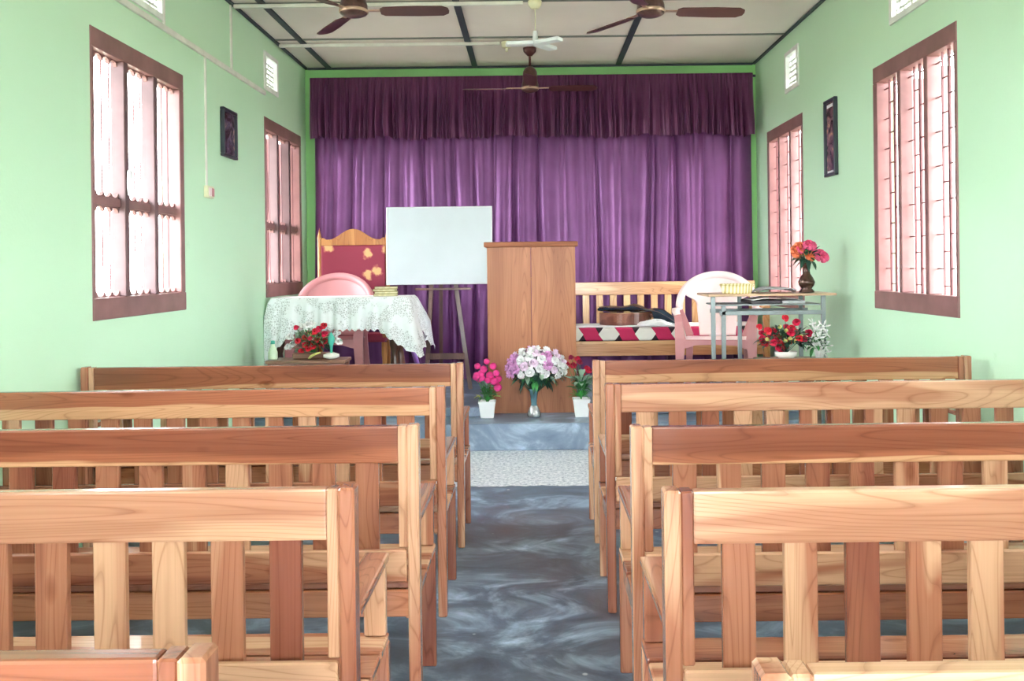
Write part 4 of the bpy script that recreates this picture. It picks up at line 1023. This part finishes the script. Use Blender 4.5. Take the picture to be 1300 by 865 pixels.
MB().box((0.43, -0.028, gh-0.045), (0.62, 0.028, gh-0.012), 0.006).build('neck', M['guitar'], gt)
MB().box((0.30, -0.026, gh+0.0055), (0.44, 0.026, gh+0.009)).build('fretboard', M['darkcover'], gt)
for v in gt.children:
    pass
# dark gig bag draped across it
def ridge(xs, zs_, q):
    for (x0, z0_), (x1, z1_) in zip(zip(xs, zs_), zip(xs[1:], zs_[1:])):
        if x0 <= q <= x1: return z0_+(z1_-z0_)*(q-x0)/(x1-x0)
    return zs_[-1]
profT = [(762,390.5),(770,388.5),(780,389.5),(790,390),(800,388),(806,386.5),(815,389),(825,394),(832,391),(842,394),(852,400),(862,409),(868,411)]
profB = [(762,396.5),(775,398),(790,397.5),(800,400),(812,404),(828,406),(838,407),(848,411.5),(862,413),(868,413)]
bgw = Vector((gx, 7.60, zg))
PT = [at(x, y, 7.60)-bgw for x, y in profT]; PB = [at(x, y, 7.60)-bgw for x, y in profB]
def bagfn(u, v):
    x = PT[0].x + (PT[-1].x-PT[0].x)*u
    zt_ = ridge([p_.x for p_ in PT], [p_.z for p_ in PT], x); zb_ = max(0.004, ridge([p_.x for p_ in PB], [p_.z for p_ in PB], x))
    zb_ = max(zb_, gh+0.014) if x < 0.47 else zb_; zt_ = max(zt_, zb_+0.014); yc_ = 0.13-0.10*min(1, max(0, (x-0.42)/0.1))
    a = 2*PI*v; mid, hf = (zt_+zb_)/2, max(0.006, (zt_-zb_)/2)
    ry = 0.12-0.065*min(1, max(0, (x-0.40)/0.12))
    return (x + 0.01*math.sin(a*3+u*20), yc_ - ry*math.cos(a)*(1+0.1*math.sin(30*u)), mid + hf*math.sin(a)*(1+0.12*math.sin(23*u+2*a)))
bag = thing('gig_bag', 'dark blue vinyl guitar bag draped over the guitar and trailing to the right', 'bag', bgw)
MB().grid(bagfn, 60, 20).build('bag_body', M['bagm'], bag)
q0 = [at(800, 389, 7.5)-bgw, at(818, 393, 7.48)-bgw, at(835, 397, 7.47)-bgw, at(850, 405, 7.47)-bgw, at(860, 412, 7.47)-bgw]
for k in q0: k.z = max(k.z+0.004, 0.012)
MB().sweep(q0, (0, 1, 0.2), 0.03, 0.006, True).build('strap', M['bagm'], bag)
# crumpled white cloth
a = at(812, 412, 7.52)
def crf(u, v):
    th_ = 2*PI*u; r_ = math.sin(PI*v/2)
    rad = 1+0.12*math.sin(5*th_)+0.08*math.sin(11*th_+1)
    return (0.14*r_*rad*math.cos(th_), 0.045*r_*rad*math.sin(th_), 0.002+0.045*math.cos(PI*v/2)*(1+0.25*math.sin(3*th_+8*v)))
cr = MB().grid(crf, 36, 12).build('crumpled_cloth', M['cloth'], None, (a.x+0.14, 7.545, zg))
tag(cr, 'crumpled white cloth on the settee cushion in front of the dark bag', 'cloth')

# ------------------------------------------------------------------ side table at the right wall
dr_ = 6.0
zt2 = at(975, 373, dr_-0.15).z
pL = at(894, 370, 5.95); pR = at(1054, 368, 5.95)
sd = thing('side_table', 'grey steel-legged table with tan top at the right wall', 'table', (pL.x, dr_-0.18, 0.0))
tl_ = min(pR.x, W-0.03)-pL.x
tz2 = zt2
MB().box((0, 0, tz2-0.016), (tl_, 0.40, tz2), 0.004).build('tabletop', M['tabletop'], sd)
zsf = at(975, 386, dr_-0.12).z
MB().box((0.06, 0.03, zsf-0.010), (tl_-0.10, 0.37, zsf), 0.002).build('shelf', M['steel'], sd)
zcb = at(975, 397, dr_-0.12).z
for y in (0.03, 0.35):
    MB().box((0.086, y, zcb-0.014), (tl_-0.085, y+0.022, zcb+0.014), 0.002).build('crossbar', M['steel'], sd)
    for x in ((0.045, 0.115, tl_-0.075) if y < 0.1 else (0.30, tl_-0.13)):
        hi = (tz2-0.017) if x != 0.115 else zsf-0.011
        x0 = x-0.018
        MB().box((x0, y, 0), (x0+0.028, y+0.022, hi), 0.003).build('leg', M['steel'] if x != 0.30 else M['steel'], sd)
bx0 = sd.location
# papers and books on its shelf
zsp = zsf+0.001
for k, (x0, x1, th_, m, lab, rz) in enumerate(((0.30, 0.50, 0.022, M['darkcover'], 'dark-covered file on the shelf of the grey side table', 0.03), (0.51, tl_-0.20, 0.020, M['greypaper'], 'grey stack of papers on the shelf of the grey side table', 0.0))):
    o = MB().box((0, -0.15, 0), (x1-x0, 0.15, th_), 0.003).build('paper_stack', m, None, (bx0.x+x0, bx0.y+0.19, zsp)); tag(o, lab, 'papers', 'papers on the side table shelf')
for k, (x0, x1, lab) in enumerate(((0.31, 0.50, 'loose white sheet on the dark file of the side table shelf'), (0.54, tl_-0.22, 'loose white sheets above the grey papers on the side table shelf'))):
    def pf_(u, v, x0=x0, x1=x1): return ((x1-x0)*u, -0.15+0.28*v, 0.012*math.sin(3*u+k)+0.008*u*u)
    mb = MB(); mb.grid(pf_, 10, 2); o = mb.build('paper_sheet', M['paper'], None, (bx0.x+x0, bx0.y+0.18, zsp+0.026)); md = o.modifiers.new('t', 'SOLIDIFY'); md.thickness = 0.003
    tag(o, lab, 'papers')
# items on top
p = at(935, 370, 5.95); ztp = tz2+0.001
bk = thing('basket', 'shallow oval woven basket on the left end of the grey side table', 'basket', (p.x, bx0.y+0.12, ztp))
def ell(rx, ry, prof, n=40):
    mb = MB()
    def fn(u, v):
        i = v*(len(prof)-1); k = min(int(i), len(prof)-2); f = i-k
        r_ = prof[k][0]*(1-f)+prof[k+1][0]*f; z = prof[k][1]*(1-f)+prof[k+1][1]*f
        return (rx*r_*math.cos(2*PI*u), ry*r_*math.sin(2*PI*u), z)
    mb.grid(fn, n, (len(prof)-1)); return mb
bw_ = (at(957, 358, 5.9).x-at(914, 358, 5.9).x)/2; bh_ = 0.064
ell(bw_, 0.095, [(0, 0.0), (0.84, 0.0), (0.87, 0.008), (0.97, bh_-0.006), (0.94, bh_-0.006), (0.84, 0.012), (0, 0.008)]).build('basket_body', M['basket'], bk)
ell(bw_, 0.095, [(0.95, bh_-0.006), (1.02, bh_-0.007), (1.03, bh_), (0.97, bh_+0.003), (0.94, bh_-0.003)]).build('basket_rim', M['basket'], bk)
p = at(985, 365, 6.0)
def npf(u, v): return (0.27*(u-0.5), 0.20*(v-0.5), 0.004+0.022*math.sin(PI*u)**0.6+0.006*math.sin(9*u+5*v))
mb = MB(); mb.grid(npf, 16, 8); o = mb.build('newspaper', M['greypaper'], None, (p.x, bx0.y+0.24, ztp+0.009)); md = o.modifiers.new('t', 'SOLIDIFY'); md.thickness = 0.008
tag(o, 'folded grey newspaper on the grey side table beside the vase', 'newspaper')
p = at(1024, 366, 5.95)
vs = thing('flower_vase', 'dark bronze vase of orange and pink flowers on the grey side table', 'flowers', (p.x, bx0.y+0.13, ztp))
k = 5.95/F
MB().lathe([(0, 0), (0.052, 0.001), (0.050, 0.012), (0.034, 0.028), (0.050, 0.05), (0.057, 0.072), (0.045, 0.10), (0.026, 0.13), (0.022, 0.16), (0.030, 0.19), (0.036, 0.205), (0.031, 0.205), (0.018, 0.165), (0.0, 0.15)]).build('vase_body', M['bronze'], vs)
pts = [('orange',1012,321),('orange',1011,316),('rose',1019,316),('rose',1031,312),('orange',1033,321),('orange',1029,324),('rose',1041,322),('deep',1022,311),('rose',1027,310),('rose',1044,325),('orange',1016,313)]
bl = [(bm_[c], at(x, y, 5.95+random.uniform(-.05, .03))-Vector(vs.location), (random.uniform(-.5,.5), -0.8, 0.5), random.uniform(0.8, 1.05)) for c, x, y in pts]
arrangement(vs, bl, (0.01, 0, 0.24), [(M['leafd'], 22, (0.07, 0.05, 0.05), 0.07, 0.028, 0.0, (-0.7, 1.0)), (M['leafg'], 14, (0.06, 0.05, 0.04), 0.05, 0.022, 0.0, (-0.2, 1.0))], M['leafd'], (0, 0, 0.18))

# flowers standing under it on a low stool
dfl = 5.72
p = at(1003, 452, dfl); zst = at(1000, 455, dfl).z
so = thing('low_stool', 'low wooden stool hidden behind the front right pew, carrying the red roses', 'stool', (p.x, dfl, 0))
MB().box((-0.22, -0.13, zst-0.025), (0.24, 0.10, zst), 0.004).build('seat', STOOLW, so)
for x in (-0.19, 0.21):
    for y in (-0.11, 0.08): MB().box((x-0.016, y-0.014, 0), (x+0.016, y+0.014, zst-0.026), 0.002).build('leg', STOOLW, so)
t = thing('flower_arrangement', 'wide arrangement of crimson roses with dark leaves under the grey side table', 'flowers', (p.x-0.03, dfl-0.01, zst+0.001))
ell(0.075, 0.05, [(0, 0.0), (0.6, 0.0), (0.95, 0.02), (1.0, 0.045), (0.93, 0.045), (0.85, 0.02), (0, 0.012)]).build('bowl', M['shell'], t)
pts = [(964,415),(967,423),(968,430),(975,420),(981,421),(986,428),(988,432),(982,435),(988,442),(994,438),(998,440),(993,446),(997,404),(1011,409),(998,415),(1005,417),(1004,422),(1010,421),(1015,430),(1021,430),(1027,423),(971,436),(992,424),(978,429),(1001,433)]
bl = [(bm_['crimson' if q % 3 else 'red'], at(x, y, dfl+random.uniform(-.08, .04))-Vector(t.location), (random.uniform(-.4,.4), -0.8, 0.5), random.uniform(0.75, 1.05)) for q, (x, y) in enumerate(pts)]
bl += [(bm_['yellowg'], at(x, y, dfl-0.05)-Vector(t.location), (0, -0.8, 0.5), 0.9) for x, y in ((974,431),(997,433),(1003,430),(1009,433),(1017,427),(998,420),(990,415))]
arrangement(t, bl, (0, 0, 0.10), [(M['leafd'], 170, (0.17, 0.07, 0.10), 0.05, 0.022, 0.01, (-0.3, 1.2)), (M['leafp'], 22, (0.17, 0.07, 0.09), 0.04, 0.018, 0.02, (0, 1.2)), (M['leafg'], 30, (0.17, 0.07, 0.09), 0.04, 0.02, 0.0, (0, 1.2))], M['leafd'], (0, 0, 0.03))
p = at(1040, 450, dfl)
t = thing('flower_arrangement', 'white star lilies with light green leaves at the right wall, right of the crimson roses', 'flowers', (p.x, dfl+0.0, zst+0.001))
MB().lathe([(0, 0), (0.022, 0.001), (0.03, 0.03), (0.034, 0.05), (0.028, 0.05), (0.0, 0.01)]).build('pot', M['potw'], t)
pts = [(1033,411),(1035,419),(1045,415),(1047,421),(1040,426),(1036,430),(1043,435),(1048,440),(1041,443),(1046,448),(1026,437),(1037,437)]
bl = [(bm_['lily'], at(x, y, dfl+random.uniform(-.05, .05))-Vector(t.location), (random.uniform(-.7,.7), -0.8, random.uniform(-.2,.8)), random.uniform(0.8, 1.05)) for x, y in pts]
arrangement(t, bl, (-0.02, 0, 0.10), [(M['leafg'], 26, (0.07, 0.05, 0.07), 0.06, 0.024, -0.02, (-0.4, 1.2)), (M['leafp'], 40, (0.06, 0.05, 0.12), 0.05, 0.012, 0.03, (-0.5, 1.2))], M['leafg'], (0, 0, 0.03))

# ------------------------------------------------------------------ pictures
def picture(label, side, ya, yb, z0, z1, m, inner):
    t = thing('framed_picture', label, 'picture', (side*W, (ya+yb)/2, z0)); hw, hh = (yb-ya)/2, z1-z0
    def bb(mb, o0, o1, a, b, c, d, bev=0.0):
        xa, xb = sorted((-side*o0, -side*o1)); mb.box((xa, a, c), (xb, b, d), bev); return mb
    e = 0.022; f = MB()
    bb(f, 0.001, 0.030, -hw, hw, 0, e, .003); bb(f, 0.001, 0.030, -hw, hw, hh-e, hh, .003); bb(f, 0.001, 0.030, -hw, -hw+e, e, hh-e, .003); bb(f, 0.001, 0.030, hw-e, hw, e, hh-e, .003)
    f.build('picture_frame', M['blackframe'], t)
    bb(MB(), 0.002, 0.012, -hw+e, hw-e, e, hh-e).build('print', m, t)
    if inner:
        s_ = MB(); bb(s_, 0.0125, 0.0135, -hw+e+0.01, hw-e-0.01, hh-e-0.035, hh-e-0.012); bb(s_, 0.0125, 0.0135, -hw+e+0.01, hw-e-0.01, e+0.004, e+0.018); s_.build('mount_strip', M['paper'], t)
a = on_wall(-1, 279, 135); b_ = on_wall(-1, 296.5, 145); c_ = on_wall(-1, 281, 198)
picture('narrow dark framed picture on the left wall between the windows', -1, a[0], b_[0], c_[1], a[1], M['picl'], False)
a = on_wall(1, 1063.5, 122); b_ = on_wall(1, 1050, 130); c_ = on_wall(1, 1063, 222)
picture('dark framed plum-toned picture on the right wall between the windows', 1, a[0], b_[0], c_[1], a[1], M['picr'], True)
